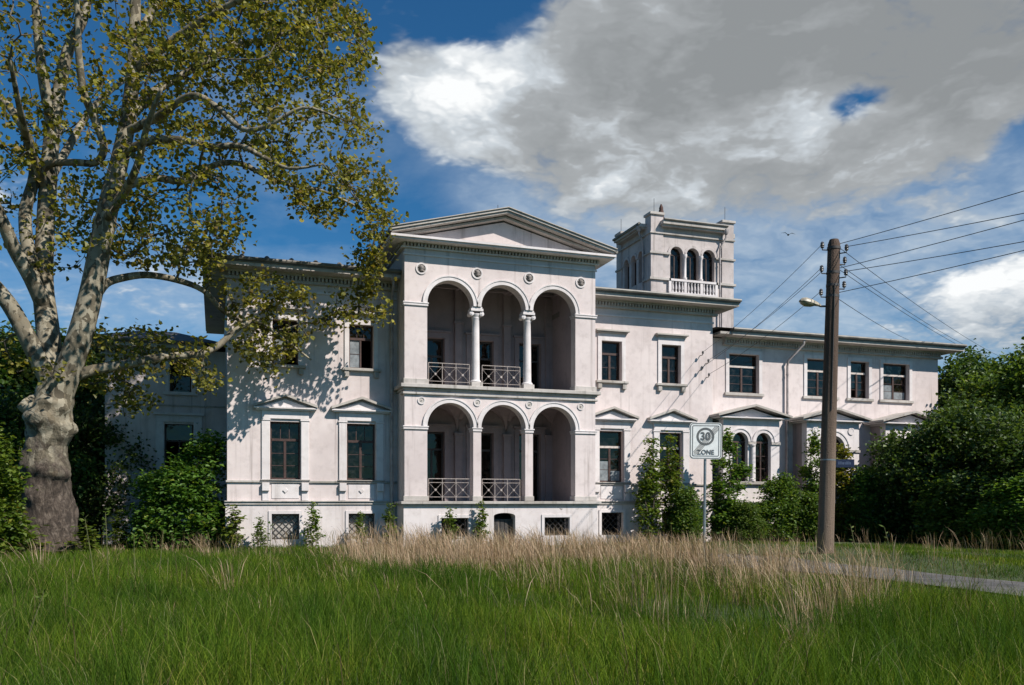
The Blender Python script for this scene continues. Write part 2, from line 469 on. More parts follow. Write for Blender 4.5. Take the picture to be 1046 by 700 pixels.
M_BARK = m_bark('brown_bark', (0.045, 0.035, 0.026), (0.13, 0.10, 0.075))
M_STEM = m_bark('green_stem', (0.06, 0.07, 0.02), (0.16, 0.16, 0.06))

def m_pole():
    m, g = mat('weathered_pole')
    p = pos(g)
    z = g.n('ShaderNodeSeparateXYZ', {0: p}).outputs[2]
    st = g.noise(scaled(g, p, (13, 13, 0.35)), 1.0, 8, 0.7)
    sp = g.noise(p, 26, 4, 0.7)
    hi = g.ramp(st, [(0.3, (0.048, 0.028, 0.018)), (0.7, (0.108, 0.067, 0.046))])
    lo = g.ramp(st, [(0.3, (0.11, 0.076, 0.053)), (0.7, (0.22, 0.158, 0.112))])
    col = g.mix(g.smooth(g.m('ADD', z, g.m('MULTIPLY', g.noise(p, 1.1, 4), 2.5)), 2.6, 7.6), lo, hi)
    col = g.mix(g.m('MULTIPLY', g.smooth(sp, 0.55, 0.75), 0.35), col, (0.07, 0.055, 0.045))
    b = principled(g, col, 0.85, g.m('ADD', st, sp), 0.9, 0.03)
    g.set(g.out, 'Surface', b.outputs[0])
    return m
M_POLE = m_pole()

def m_ground():
    m, g = mat('soil_under_grass')
    p = pos(g)
    n = g.noise(p, 1.3, 8, 0.7); n2 = g.noise(p, 0.25, 4)
    col = g.ramp(n, [(0.3, (0.028, 0.040, 0.012)), (0.55, (0.045, 0.065, 0.018)), (0.75, (0.085, 0.080, 0.035))])
    col = g.mix(g.m('MULTIPLY', g.smooth(n2, 0.4, 0.7), 0.5), col, (0.05, 0.075, 0.017))
    b = principled(g, col, 0.95, n, 0.8, 0.08)
    g.set(g.out, 'Surface', b.outputs[0])
    return m
M_GROUND = m_ground()
def m_road():
    m, g = mat('old_asphalt')
    p = pos(g)
    n = g.noise(p, 0.9, 6, 0.65); f = g.noise(p, 55, 4, 0.75)
    col = g.mix(g.smooth(n, 0.35, 0.65), (0.060, 0.056, 0.053), (0.125, 0.116, 0.108))
    col = g.mix(g.m('MULTIPLY', g.smooth(f, 0.5, 0.7), 0.5), col, (0.22, 0.21, 0.195))
    b = principled(g, col, 0.9, f, 0.5, 0.01)
    g.set(g.out, 'Surface', b.outputs[0])
    return m
M_ROAD = m_road()
# ------------------------------------------------------------------ terrain, road
rng = np.random.default_rng(7)
def zg(x, y):
    """height of the ground"""
    x = np.asarray(x, dtype=float); y = np.asarray(y, dtype=float)
    z = 0.05 * np.sin(x * 0.31 + 1.3) * np.cos(y * 0.27) + 0.03 * np.sin(x * 0.9 + y * 0.6)
    z = z - 0.03 * np.clip((y - 18) / 12, 0, 1)
    z = z + 0.22 * np.exp(-((x - 18.6) / 1.9) ** 2 - ((y - 22.5) / 6.0) ** 2)
    z = z - 0.03 * np.exp(-((x - 14.2) / 1.2) ** 4)
    return z
def gz(x, y): return float(zg(x, y))

xs = np.concatenate([np.linspace(-900, -60, 12), np.linspace(-50, 70, 161), np.linspace(80, 900, 12)])
ys = np.concatenate([np.linspace(-600, -30, 10), np.linspace(-22, 60, 110), np.linspace(70, 2500, 14)])
XX, YY = np.meshgrid(xs, ys)
gv = np.stack([XX, YY, zg(XX, YY)], -1).reshape(-1, 3)
nx, ny = len(xs), len(ys)
ii = (np.arange(ny - 1)[:, None] * nx + np.arange(nx - 1)[None, :]).ravel()
gq = np.stack([ii, ii + 1, ii + nx + 1, ii + nx], 1)
ground = bpy.data.objects.new('ground', np_mesh('ground', gv, gq, None, M_GROUND, True))
C.objects.link(ground); ground['kind'] = 'structure'

# narrow drive that runs towards the house and swings right in front of it
road_c = [(14.2, -20), (14.2, 0), (14.2, 10), (14.2, 19), (14.1, 23), (13.6, 26), (12.6, 28.0), (10.6, 29.2)]
def road_pts(n=90):
    P = [Vector((a, b, 0)) for a, b in road_c]
    out_ = []
    for i in range(len(P) - 1):
        p0, p1, p2, p3 = P[max(i - 1, 0)], P[i], P[i + 1], P[min(i + 2, len(P) - 1)]
        for k in range(12):
            t = k / 12
            out_.append(0.5 * ((2 * p1) + (p2 - p0) * t + (2 * p0 - 5 * p1 + 4 * p2 - p3) * t * t + (3 * p1 - p0 - 3 * p2 + p3) * t ** 3))
    return out_
RP = road_pts()
RPA = np.array([(p.x, p.y) for p in RP])
vs = []; fs = []
for i, p in enumerate(RP):
    d = (RP[min(i + 1, len(RP) - 1)] - RP[max(i - 1, 0)]).normalized()
    nrm = Vector((d.y, -d.x, 0))
    for k in range(5):
        w = (k / 4 - 0.5) * (2.7 + 0.25 * math.sin(i * 0.7 + k))
        q = p + nrm * w
        vs.append((q.x, q.y, gz(q.x, q.y) + 0.035 + 0.03 * (1 - (k / 2 - 1) ** 2)))
    if i:
        for k in range(4):
            a = (i - 1) * 5 + k
            fs.append((a, a + 1, a + 6, a + 5))
mb = MB(); mb.add(vs, fs, True)
road = mb.build('road', M_ROAD); road['kind'] = 'structure'

# ------------------------------------------------------------------ manor house
CXH = 10.39
house = thing('manor_house', 'large abandoned pinkish white manor house with arched two storey portico and a square tower', 'house', (CXH, 33.0, 0.0))
SPLIT = {'portico_side_wall', 'tower_course', 'pier_cap', 'pier_base', 'impost_band', 'tower_pier', 'lightning_rod', 'snow_guard', 'door_surround', 'pilaster',
         'archivolt', 'gutter', 'portico_inner_wall', 'hazed_pane', 'side_wall', 'sill_course', 'side_cornice', 'bay_side_wall', 'bay_window', 'tower_cornice', 'cellar_wall', 'room', 'wall', 'portico_plinth', 'plinth'}
def islands(mb):
    """pieces of a mesh whose boxes do not touch"""
    par = list(range(len(mb.v)))
    def fd(i):
        while par[i] != i: par[i] = par[par[i]]; i = par[i]
        return i
    for f in mb.f:
        a = fd(f[0])
        for i in f[1:]: par[fd(i)] = a
    g = {}
    for i in range(len(mb.v)): g.setdefault(fd(i), []).append(i)
    A = np.array(mb.v); bx = [(ix, A[ix].min(0), A[ix].max(0)) for ix in g.values()]
    k = len(bx); lab = list(range(k))
    def fl(i):
        while lab[i] != i: i = lab[i]
        return i
    for i in range(k):
        for j in range(i):
            if np.all(bx[i][1] <= bx[j][2] + .02) and np.all(bx[j][1] <= bx[i][2] + .02):
                lab[fl(i)] = fl(j)
    own = {}
    for i in range(k):
        for v in bx[i][0]: own[v] = fl(i)
    res = {}
    for f, sm in zip(mb.f, mb.sm):
        res.setdefault(own[f[0]], []).append((f, sm))
    out_ = []
    for fs_ in res.values():
        ids = sorted({i for f, _ in fs_ for i in f}); mp = {v: n for n, v in enumerate(ids)}
        o = MB(); o.v = [mb.v[i] for i in ids]; o.f = [tuple(mp[i] for i in f) for f, _ in fs_]; o.sm = [s for _, s in fs_]
        out_.append(o)
    return out_
def P(mb, name, m, parent=None, **k):
    if name in SPLIT:
        return [x.build(name, m, parent or house, **k) for x in islands(mb)][0]
    return mb.build(name, m, parent or house, **k)

def rect(x0, x1, z0, z1): return [(x0, z0), (x1, z0), (x1, z1), (x0, z1)]
def arch(x0, x1, z0, zs, n=18):
    """opening with a round head"""
    c = (x0 + x1) / 2; r = (x1 - x0) / 2
    return [(x0, z0), (x1, z0)] + [(c + r * math.cos(math.pi * k / n), zs + r * math.sin(math.pi * k / n)) for k in range(0, n + 1)]
def half_ring(c, zs, r0, r1, n=22):
    o = [(c + r1 * math.cos(math.pi * k / n), zs + r1 * math.sin(math.pi * k / n)) for k in range(n + 1)]
    i = [(c + r0 * math.cos(math.pi * k / n), zs + r0 * math.sin(math.pi * k / n)) for k in range(n, -1, -1)]
    return o + i
def disc(c, z, r, n=20): return [(c + r * math.cos(2 * math.pi * k / n), z + r * math.sin(2 * math.pi * k / n)) for k in range(n)]

YM, YP, YR, YB, YL = 33.0, 31.6, 33.6, 32.6, 38.0
TH = 0.45
X0, X1 = 0.40, 20.38
PX0, PX1 = 6.57, 14.21
LWC = [2.43, 5.21]; RWC = [2 * CXH - 5.21, 2 * CXH - 2.43]

# --- main block front walls, each with its openings
def main_wall(xa, xb, centres):
    holes = []
    for c in centres:
        holes += [rect(c - .54, c + .54, 2.48, 4.60), rect(c - .46, c + .46, 6.68, 8.33)]
    mb = MB(); mb.plate(rect(xa, xb, 1.65, 10.0), YM, YM + TH, holes)
    P(mb, 'wall', M_WALL)
    holes = [rect(c - .49, c + .49, .28, 1.22) for c in centres]
    mb = MB(); mb.plate(rect(xa - (0.06 if xa < 5 else 0), xb + (0.06 if xb > 15 else 0), -0.4, 1.55), YM - .07, YM + TH, holes)
    P(mb, 'plinth', M_PLINTH)
main_wall(X0, PX0 + .04, LWC)
main_wall(PX1 - .04, X1, RWC)
mb = MB()
mb.box(X0, X0 + TH, YM + TH, 45, -.4, 10.0); mb.box(X1 - TH, X1, YM + TH, 45, -.4, 10.0)
mb.box(X0, X1, 45, 45.4, -.4, 10.0)
P(mb, 'side_wall', M_WALL)
# rooms behind the windows: floors, partitions, back wall
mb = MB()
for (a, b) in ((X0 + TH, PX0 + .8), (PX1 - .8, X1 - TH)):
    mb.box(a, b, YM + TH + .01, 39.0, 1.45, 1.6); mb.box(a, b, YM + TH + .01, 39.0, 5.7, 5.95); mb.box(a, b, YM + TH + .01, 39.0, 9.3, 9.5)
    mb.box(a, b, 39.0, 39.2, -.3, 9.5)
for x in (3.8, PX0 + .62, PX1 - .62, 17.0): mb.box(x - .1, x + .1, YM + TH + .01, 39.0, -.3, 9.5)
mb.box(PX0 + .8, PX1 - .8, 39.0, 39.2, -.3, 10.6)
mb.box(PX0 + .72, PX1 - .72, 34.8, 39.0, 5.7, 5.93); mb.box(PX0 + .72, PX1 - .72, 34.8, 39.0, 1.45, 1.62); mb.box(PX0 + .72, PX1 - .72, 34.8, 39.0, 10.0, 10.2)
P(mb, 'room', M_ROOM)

# --- string courses of the main block
def course(mb, x0, x1, y, z0, z1, pr, lend=0.0, rend=0.0):
    mb.box(x0 - lend, x1 + rend, y - pr, y + .10, z0, z1)
for (a, b, le, re) in ((X0, PX0 + .02, .10, 0), (PX1 - .02, X1, 0, .10)):
    mb = MB()
    course(mb, a, b, YM, 1.552, 1.652, .12, le, re); course(mb, a, b, YM, 1.655, 1.70, .17, le, re)
    P(mb, 'plinth_ledge', M_LEDGE, bevel=.01)
    mb = MB(); course(mb, a, b, YM, 2.36, 2.44, .07, le * .5, re * .5); P(mb, 'sill_course', M_LEDGE, bevel=.01)
    mb = MB(); course(mb, a, b, YM, 9.36, 9.43, .05, le * .4, re * .4); P(mb, 'frieze_moulding', M_TRIM)

# --- cornices: bed moulding, dentils, soffit, gutter board
def cornice(x0, x1, y, ztop, ov, lo, ro, dent=True, guards=False):
    """front eaves; lo / ro: overhang at the free ends"""
    mb = MB()
    mb.box(x0 - lo * .2, x1 + ro * .2, y - .16, y + .05, ztop - .62, ztop - .52)
    mb.box(x0 - lo * .3, x1 + ro * .3, y - .24, y + .05, ztop - .38, ztop - .30)
    mb.box(x0 - lo * .96, x1 + ro * .96, y - ov * .94, y + .05, ztop - .298, ztop - .17)
    P(mb, 'cornice', M_CORNICE)
    if dent:
        mb = MB(); n = int((x1 - x0) / .135)
        for k in range(n):
            x = x0 + (k + .5) * (x1 - x0) / n
            mb.box(x - .040, x + .040, y - .22, y + .04, ztop - .518, ztop - .383)
        P(mb, 'dentil_row', M_CORNICE)
    mb = MB()
    mb.box(x0 - lo, x1 + ro, y - ov, y - ov + .20, ztop - .166, ztop - .03)
    mb.tube([(x0 - lo, y - ov - .03, ztop - .06), (x1 + ro, y - ov - .03, ztop - .06)], .07, 8)
    P(mb, 'gutter', M_GUTTER)
    if guards:
        mb = MB()
        k = x0 + .5
        while k < x1 - .4:
            mb.lathe([(.10, 0), (.12, .08), (.07, .15), (.02, .18)], (k, y - ov + .45, ztop + .03), 8); k += .86
        P(mb, 'snow_guard', M_GUTTER)
OV = .85
cornice(X0, PX0 - .0, YM, 10.30, OV, OV, -.02, guards=True)
cornice(PX1 + .0, X1, YM, 10.30, OV, -.02, OV)

def hip_roof(x0, x1, y0, y1, z, rise, inset, name='roof', m=M_ROOF):
    vs = [(x0, y0, z), (x1, y0, z), (x1, y1, z), (x0, y1, z), (x0 + inset, y0 + inset, z + rise), (x1 - inset, y0 + inset, z + rise), (x1 - inset, y1 - inset, z + rise), (x0 + inset, y1 - inset, z + rise)]
    mb = MB(); mb.add(vs, [(3, 2, 1, 0), (4, 5, 6, 7), (0, 1, 5, 4), (1, 2, 6, 5), (2, 3, 7, 6), (3, 0, 4, 7)])
    return P(mb, name, m)
hip_roof(X0 - OV, X1 + OV, YM - OV + .02, 46, 10.28, 1.0, 5.2)
# side eaves of the main block
mb = MB()
for s, x in ((-1, X0), (1, X1)):
    a, b = sorted((x + s * .0, x + s * OV * .96))
    mb.box(a, b, YM + .06, 45.8, 10.00, 10.13)
    a, b = sorted((x + s * (OV - .2), x + s * OV))
    mb.box(a, b, YM - OV + .21, 45.9, 10.134, 10.27)
P(mb, 'side_cornice', M_CORNICE)

# --- portico
HC = [CXH - 2.08, CXH, CXH + 2.08]; RA = .885
FL1, FL2 = 1.68, 6.0
SP1, SP2 = 4.46, 9.02
mb = MB(); mb.plate(rect(PX0, PX1, FL1, 5.78), YP, YP + TH, [arch(c - RA, c + RA, FL1 + .003, SP1) for c in HC]); 
P(mb, 'portico_wall', M_WALL)
ol = [(PX0, FL2)]
pr_ = [(PX0 + .85, FL2)]
for c in HC:
    pr_ += [(c - RA * math.cos(math.pi * k / 18), SP2 + RA * math.sin(math.pi * k / 18)) for k in range(19)]
pr_ += [(PX1 - .85, FL2)]
pr_[1] = (PX0 + .85, SP2); pr_[-2] = (PX1 - .85, SP2)
ol += pr_ + [(PX1, FL2), (PX1, 10.98), (PX0, 10.98)]
mb = MB(); mb.plate(ol, YP, YP + TH); P(mb, 'portico_wall', M_WALL)
mb = MB()
for s in (0, 1):
    a, b = ((PX0, PX0 + .40), (PX1 - .40, PX1))[s]
    mb.box(a, b, YP + TH, 34.4, FL1, 5.78); mb.box(a, b, YP + TH, 34.4, FL2, 10.98)
    mb.box(a, b, 34.4, 36.5, 10.0, 10.98)
P(mb, 'portico_side_wall', M_WALL)
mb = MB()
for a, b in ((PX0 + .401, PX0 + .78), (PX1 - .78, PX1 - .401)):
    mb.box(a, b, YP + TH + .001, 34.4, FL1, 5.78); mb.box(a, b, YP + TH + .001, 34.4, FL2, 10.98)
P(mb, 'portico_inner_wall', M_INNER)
# plinth of the portico: two windows and a low door
mb = MB()
def segarch(x0, x1, z0, zs, rise, n=10):
    c = (x0 + x1) / 2; h = (x1 - x0) / 2
    return [(x0, z0), (x1, z0)] + [(c + h * math.cos(math.pi * k / n), zs + rise * math.sin(math.pi * k / n)) for k in range(n + 1)]
mb.plate(rect(PX0 - .05, PX1 + .05, -.4, 1.50), YP - .08, YP + TH,
         [rect(7.93, 8.98, .35, 1.06), segarch(9.98, 10.84, -.05, 1.12, .12), rect(12.02, 13.07, .35, 1.06)])
mb.box(PX0 - .05, PX0 + .5, YP + TH, YM, -.4, 1.5); mb.box(PX1 - .5, PX1 + .05, YP + TH, YM, -.4, 1.5)
P(mb, 'portico_plinth', M_PLINTH)
mb = MB(); mb.box(PX0 + .5, PX1 - .5, 33.4, 33.5, -.4, 1.5); mb.box(9.5, 9.6, YP + TH + .01, 33.4, -.4, 1.5); mb.box(11.3, 11.4, YP + TH + .01, 33.4, -.4, 1.5)
P(mb, 'cellar_wall', M_ROOM)
mb = MB()
mb.box(9.98, 10.84, YP + .22, YP + .27, -.05, 1.0)
for k in range(5): mb.box(9.99 + k * .172, 10.135 + k * .172, YP + .20, YP + .219, -.05, .98)
P(mb, 'cellar_door', M_IRON)
# ledges, balcony slabs
mb = MB(); mb.box(PX0 - .10, PX1 + .10, YP - .14, 34.0, 1.502, 1.57); mb.box(PX0 - .17, PX1 + .17, YP - .22, 34.0, 1.573, 1.675)
P(mb, 'portico_floor', M_LEDGE, bevel=.012)
mb = MB(); mb.box(PX0 - .08, PX1 + .08, YP - .09, YP + .46, 5.62, 5.70); mb.box(PX0 - .06, PX1 + .06, YP - .07, 34.45, 5.783, 5.86); mb.box(PX0 - .17, PX1 + .17, YP - .20, 34.45, 5.863, 5.997)
P(mb, 'balcony_floor', M_LEDGE, bevel=.012)
# thin mouldings and impost bands
mb = MB()
for z0, z1, pr2 in ((10.74, 10.80, .05), ):
    mb.box(PX0 - pr2, PX1 + pr2, YP - pr2, YP + .02, z0, z1)
P(mb, 'frieze_moulding', M_TRIM)
mb = MB()
for (sp, w) in ((SP1, .05), (SP2, .05)):
    for a, b in ((PX0 - w, PX0 + .85 + w * .6), (PX1 - .85 - w * .6, PX1 + w)):
        mb.box(a, b, YP - w, YP + TH + .03, sp - .13, sp - .05); mb.box(a - .02, b + .02, YP - w - .02, YP + TH + .05, sp - .047, sp - .001)
for c in (CXH - 1.04, CXH + 1.04):
    mb.box(c - .18, c + .18, YP - .035, YP + TH + .035, SP1 - .15, SP1 - .05); mb.box(c - .21, c + .21, YP - .06, YP + TH + .06, SP1 - .047, SP1 - .001)
P(mb, 'impost_band', M_TRIM, bevel=.008)
for sp in (SP1, SP2):
    for c in HC:
        mb = MB(); mb.plate(half_ring(c, sp + .002, RA + .003, RA + .20 - .055, 26), YP - .045, YP - .001)
        if True:
            mb.plate(half_ring(c, sp + .002, RA + .140, RA + .185, 26), YP - .07, YP - .002)
        P(mb, 'archivolt', M_TRIM)
# lower pier bases, upper pier bases
mb = MB()
for fl in (FL1, FL2):
    for a, b in ((PX0, PX0 + .85), (PX1 - .85, PX1)):
        mb.box(a - .05, b + .04, YP - .05, YP + TH + .03, fl + .001, fl + .20)
for c in (CXH - 1.04, CXH + 1.04):
    mb.box(c - .19, c + .19, YP - .04, YP + TH + .04, FL1 + .001, FL1 + .20)
P(mb, 'pier_base', M_LEDGE, bevel=.015)
# round columns of the upper loggia
for c in (CXH - 1.04, CXH + 1.04):
    cy = YP + TH / 2
    mb = MB()
    mb.lathe([(.20, .18), (.215, .21), (.20, .25), (.165, .27), (.165, .30)] + [(.158 - .022 * t, .30 + 2.28 * t) for t in (0, .2, .4, .6, .8, 1)] + [(.15, 2.60), (.155, 2.63), (.135, 2.65)], (c, cy, FL2), 20)
    col = P(mb, 'column', M_TRIM)
    mb = MB(); mb.box(c - .22, c + .22, cy - .22, cy + .22, FL2 + .001, FL2 + .18); P(mb, 'column_base', M_LEDGE, col, bevel=.01)
    mb = MB()
    mb.lathe([(.14, 2.64), (.17, 2.70), (.20, 2.76), (.20, 2.78)], (c, cy, FL2), 16)
    for sx in (-1, 1):
        mb.tube([(c + sx * .20, cy - .19, FL2 + 2.77), (c + sx * .20, cy + .19, FL2 + 2.77)], .085, 14)
        mb.tube([(c + sx * .20, cy - .21, FL2 + 2.77), (c + sx * .20, cy - .17, FL2 + 2.77)], .045, 10)
    mb.box(c - .24, c + .24, cy - .23, cy + .23, FL2 + 2.86, FL2 + 2.95)
    mb.box(c - .20, c + .20, cy - .22, cy + .22, FL2 + 2.952, SP2 - .001)
    P(mb, 'capital', M_TRIM, col)
# medallions between the arches
def medallion(c, z, y, r, head):
    mb = MB(); mb.plate(disc(c, z, r), y - .035, y - .001, [disc(c, z, r * .74)]); 
    o = P(mb, 'medallion', M_TRIM)
    mb = MB()
    if head:
        mb.plate(disc(c, z, r * .73), y - .012, y - .003)
        mb.lathe([(r * .1, -r * .52), (r * .34, -r * .42), (r * .38, -.05 * r), (r * .45, r * .1), (r * .36, r * .42), (r * .1, r * .55)], (c, y - .02, z), 10)
        for k in range(7):
            a = k * 2 * math.pi / 7 + c
            mb.lathe([(r * .05, -r * .12), (r * .14, 0), (r * .05, r * .12)], (c + r * .54 * math.cos(a), y - .02, z + r * .54 * math.sin(a)), 6)
        P(mb, 'relief_head', M_RELIEF, o)
    else:
        mb.plate(disc(c, z, r * .73), y - .016, y - .003)
        mb.lathe([(r * .05, -r * .2), (r * .2, 0), (r * .05, r * .2)], (c, y - .03, z), 8)
        P(mb, 'rosette', M_LEDGE, o)
for c in (7.20, CXH - 1.04, CXH + 1.04, 13.58):
    medallion(c, 10.27, YP, .215, True)
    medallion(c, 5.40, YP, .14, False)

# loggia: back walls with door openings, pilasters, vaults, coffers
DW = .48
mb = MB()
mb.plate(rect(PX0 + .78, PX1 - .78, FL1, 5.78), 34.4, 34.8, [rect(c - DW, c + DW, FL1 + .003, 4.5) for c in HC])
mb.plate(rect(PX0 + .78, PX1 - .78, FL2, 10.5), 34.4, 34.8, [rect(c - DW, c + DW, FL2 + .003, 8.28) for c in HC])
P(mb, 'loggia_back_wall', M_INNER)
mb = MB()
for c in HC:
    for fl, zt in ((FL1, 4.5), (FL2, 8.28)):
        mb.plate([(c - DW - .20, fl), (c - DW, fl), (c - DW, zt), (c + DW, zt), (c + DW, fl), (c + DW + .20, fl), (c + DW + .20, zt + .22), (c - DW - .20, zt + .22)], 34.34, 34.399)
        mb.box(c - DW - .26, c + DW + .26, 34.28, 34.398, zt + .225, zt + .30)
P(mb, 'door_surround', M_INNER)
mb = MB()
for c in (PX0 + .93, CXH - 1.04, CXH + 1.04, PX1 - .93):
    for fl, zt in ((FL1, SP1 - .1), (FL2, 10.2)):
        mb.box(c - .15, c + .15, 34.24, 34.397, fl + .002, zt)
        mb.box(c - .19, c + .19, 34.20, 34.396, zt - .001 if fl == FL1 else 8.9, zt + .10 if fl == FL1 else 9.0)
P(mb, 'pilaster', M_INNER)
for c in HC:
    for fl, zt in ((FL1, 4.5), (FL2, 8.28)):
        dr_ = MB(); y = 34.62
        dr_.box(c - DW, c - DW + .07, y, y + .06, fl, zt); dr_.box(c + DW - .07, c + DW, y, y + .06, fl, zt)
        dr_.box(c - DW + .07, c + DW - .07, y, y + .06, zt - .08, zt - .001); dr_.box(c - DW + .07, c + DW - .07, y + .001, y + .059, zt - .75, zt - .67)
        right_only = (fl == FL2 and c != HC[0])
        dr_.box(c - .04, c + .04, y + .002, y + .058, fl + .1, zt - .752) if not right_only else None
        d = P(dr_, 'loggia_door', M_IRON)
        g_ = MB()
        xs_ = [(c - DW + .07, c - .041), (c + .041, c + DW - .07)]
        if right_only: xs_ = xs_[:1]
        for a, b in xs_:
            g_.box(a, b, y + .02, y + .03, fl + .9, zt - .752)
        g_.box(c - DW + .07, c + DW - .07, y + .02, y + .03, zt - .668, zt - .082)
        P(g_, 'pane', M_GLASS, d)
def vault(c):
    n = 14; x0, x1 = c - 1.0, c + 1.0; y0, y1 = YP + TH + .005, 34.395
    V = []; F = []
    for j in range(n + 1):
        for i in range(n + 1):
            u = 2 * i / n - 1; v = 2 * j / n - 1
            z = SP1 + .05 + max(math.sqrt(max(0, 1 - u * u)), math.sqrt(max(0, 1 - v * v))) * .98
            V.append((c + u * 1.035, (y0 + y1) / 2 + v * (y1 - y0) / 2, min(z, 5.6)))
    for j in range(n):
        for i in range(n):
            a = j * (n + 1) + i; F.append((a, a + 1, a + n + 2, a + n + 1))
    return V, F
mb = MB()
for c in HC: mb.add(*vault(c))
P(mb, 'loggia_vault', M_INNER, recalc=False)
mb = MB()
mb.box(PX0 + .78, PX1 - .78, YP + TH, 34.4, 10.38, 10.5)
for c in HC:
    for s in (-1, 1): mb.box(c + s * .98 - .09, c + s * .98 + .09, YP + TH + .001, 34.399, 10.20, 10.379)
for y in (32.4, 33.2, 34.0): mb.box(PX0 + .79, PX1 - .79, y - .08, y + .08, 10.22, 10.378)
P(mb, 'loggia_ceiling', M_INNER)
mb = MB(); mb.box(PX0 + .781, PX1 - .781, YP + TH + .001, 34.399, 9.84, 9.94)
mb = MB()

# railings: only the left and middle openings keep theirs
def railing(x0, x1, fl):
    y = YP + .16; z0, z1 = fl + .02, fl + .84
    mb = MB(); r = .016
    n = 3
    def bar(a, b, rr=r): mb.tube([a, b], rr, 6)
    for k in range(n + 1):
        x = x0 + (x1 - x0) * k / n
        bar((x, y, z0), (x, y, z1), .013)
    for z, rr in ((z1, .015), (z1 - .14, .010), (z0 + .14, .010)):
        bar((x0, y, z), (x1, y, z), rr)
    o = P(mb, 'railing', M_RAIL)
    for k in range(n):
        a = x0 + (x1 - x0) * k / n; b = x0 + (x1 - x0) * (k + 1) / n
        zl, zh = z0 + .14, z1 - .14
        mb = MB()
        mb.tube([(a, y, zl), (b, y, zh)], .006, 5); mb.tube([(a, y, zh), (b, y, zl)], .006, 5)
        c = (a + b) / 2; zc_ = (zl + zh) / 2
        mb.plate([(c + .05, zc_), (c, zc_ + .05), (c - .05, zc_), (c, zc_ - .05)], y - .03, y + .012)
        P(mb, 'cross_panel', M_RAIL, o)
for fl in (FL1, FL2):
    railing(HC[0] - .80, HC[0] + .78, fl); railing(HC[1] - .80, HC[1] + .72, fl)

# portico entablature, pediment and roof
PO = .62; PB = 36.5
mb = MB()
mb.box(PX0 - .12, PX1 + .12, YP - .12, PB, 10.981, 11.04)
mb.box(PX0 - PO * .9, PX1 + PO * .9, YP - PO * .9, PB, 11.16, 11.215)
mb.box(PX0 - PO, PX1 + PO, YP - PO, PB, 11.218, 11.30)
P(mb, 'portico_cornice', M_TRIM)
mb = MB(); n = 60
for k in range(n):
    x = PX0 - .1 + (k + .5) * (PX1 - PX0 + .2) / n
    mb.box(x - .038, x + .038, YP - .20, YP + .1, 11.042, 11.158)
for k in range(24):
    y = YP + .1 + k * .19
    mb.box(PX0 - .20, PX0, y, y + .10, 11.042, 11.158); mb.box(PX1, PX1 + .20, y, y + .10, 11.042, 11.158)
P(mb, 'dentil_row', M_CORNICE)
zb, ap = 11.303, 12.45
hw = (PX1 - PX0) / 2 + PO
def tri_frame(h0, d0, d1, m, name, off0, off1):
    s = (ap - zb) / hw
    mb = MB()
    # raking band between two heights above the tympanum slope
    o = [(CXH - hw - .0, zb + off0), (CXH, ap + off0), (CXH + hw, zb + off0), (CXH + hw, zb + off1), (CXH, ap + off1), (CXH - hw, zb + off1)]
    mb.plate(o, d0, d1); return P(mb, name, m)
mb = MB(); mb.plate([(CXH - hw + .5, zb + .001), (CXH + hw - .5, zb + .001), (CXH, ap - .15)], YP - .02, YP + .3); P(mb, 'tympanum', M_WALL)
mb = MB()
s_ = (ap - zb) / hw
def rake(x0, zlo, t, d0, d1, mb):
    """pair of raking mouldings; their underside starts at half width x0"""
    for sg in (-1, 1):
        zz0 = zb + zlo; zz1 = zz0 + s_ * x0
        mb.plate([(CXH + sg * x0, zz0), (CXH, zz1), (CXH, zz1 + t), (CXH + sg * x0, zz0 + t)], d0, d1)
rake(hw - .30, .0, .08, YP - .28, YP + .28, mb); rake(hw - .04, .05, .07, YP - PO * .9, PB, mb)
P(mb, 'raking_cornice', M_CORNICE)
mb = MB(); rake(hw, .123, .085, YP - PO, PB, mb); rake(hw + .03, .211, .03, YP - PO - .05, PB, mb)
P(mb, 'portico_roof', M_CORNICE)
mb = MB()
for k in range(2): mb.tube([(CXH + .1 + k * .95, YP + 1.0 + k, 12.4 - k * .3), (CXH + .1 + k * .95, YP + 1.0 + k, 13.3 - k * .1)], .012, 5)
P(mb, 'lightning_rod', M_IRON)
# gutter boards along the portico's sides
mb = MB()
for sx in (-1, 1):
    x = CXH + sx * (hw + .02)
    mb.tube([(x, YP - PO, 11.42), (x, PB, 11.42)], .06, 8)
P(mb, 'gutter', M_GUTTER)

# --- downpipes
def downpipe(pts, r=.055):
    mb = MB(); mb.tube(pts, r, 10)
    for p in pts[2:-1]:
        pass
    z = pts[-2][2]
    mb.lathe([(.075, -.05), (.13, .05), (.14, .16), (.14, .2)], pts[0], 10)
    x, y = pts[-1][0], pts[-1][1]
    for zz_ in np.arange(pts[-1][2] + .6, z - .3, 1.7): mb.lathe([(r * 1.3, 0), (r * 1.3, .05)], (x, y, zz_), 10)
    P(mb, 'downpipe', M_PIPE)
downpipe([(6.30, YM - .70, 9.95), (6.30, YM - .70, 9.75), (6.33, YM - .30, 9.45), (6.33, YM - .22, 9.2), (6.33, YM - .22, 0.0)])
downpipe([(25.02, YR - .70, 8.95), (25.02, YR - .70, 8.75), (24.55, YR - .2, 8.05), (24.55, YR - .14, 7.8), (24.55, YR - .14, 0.0)])

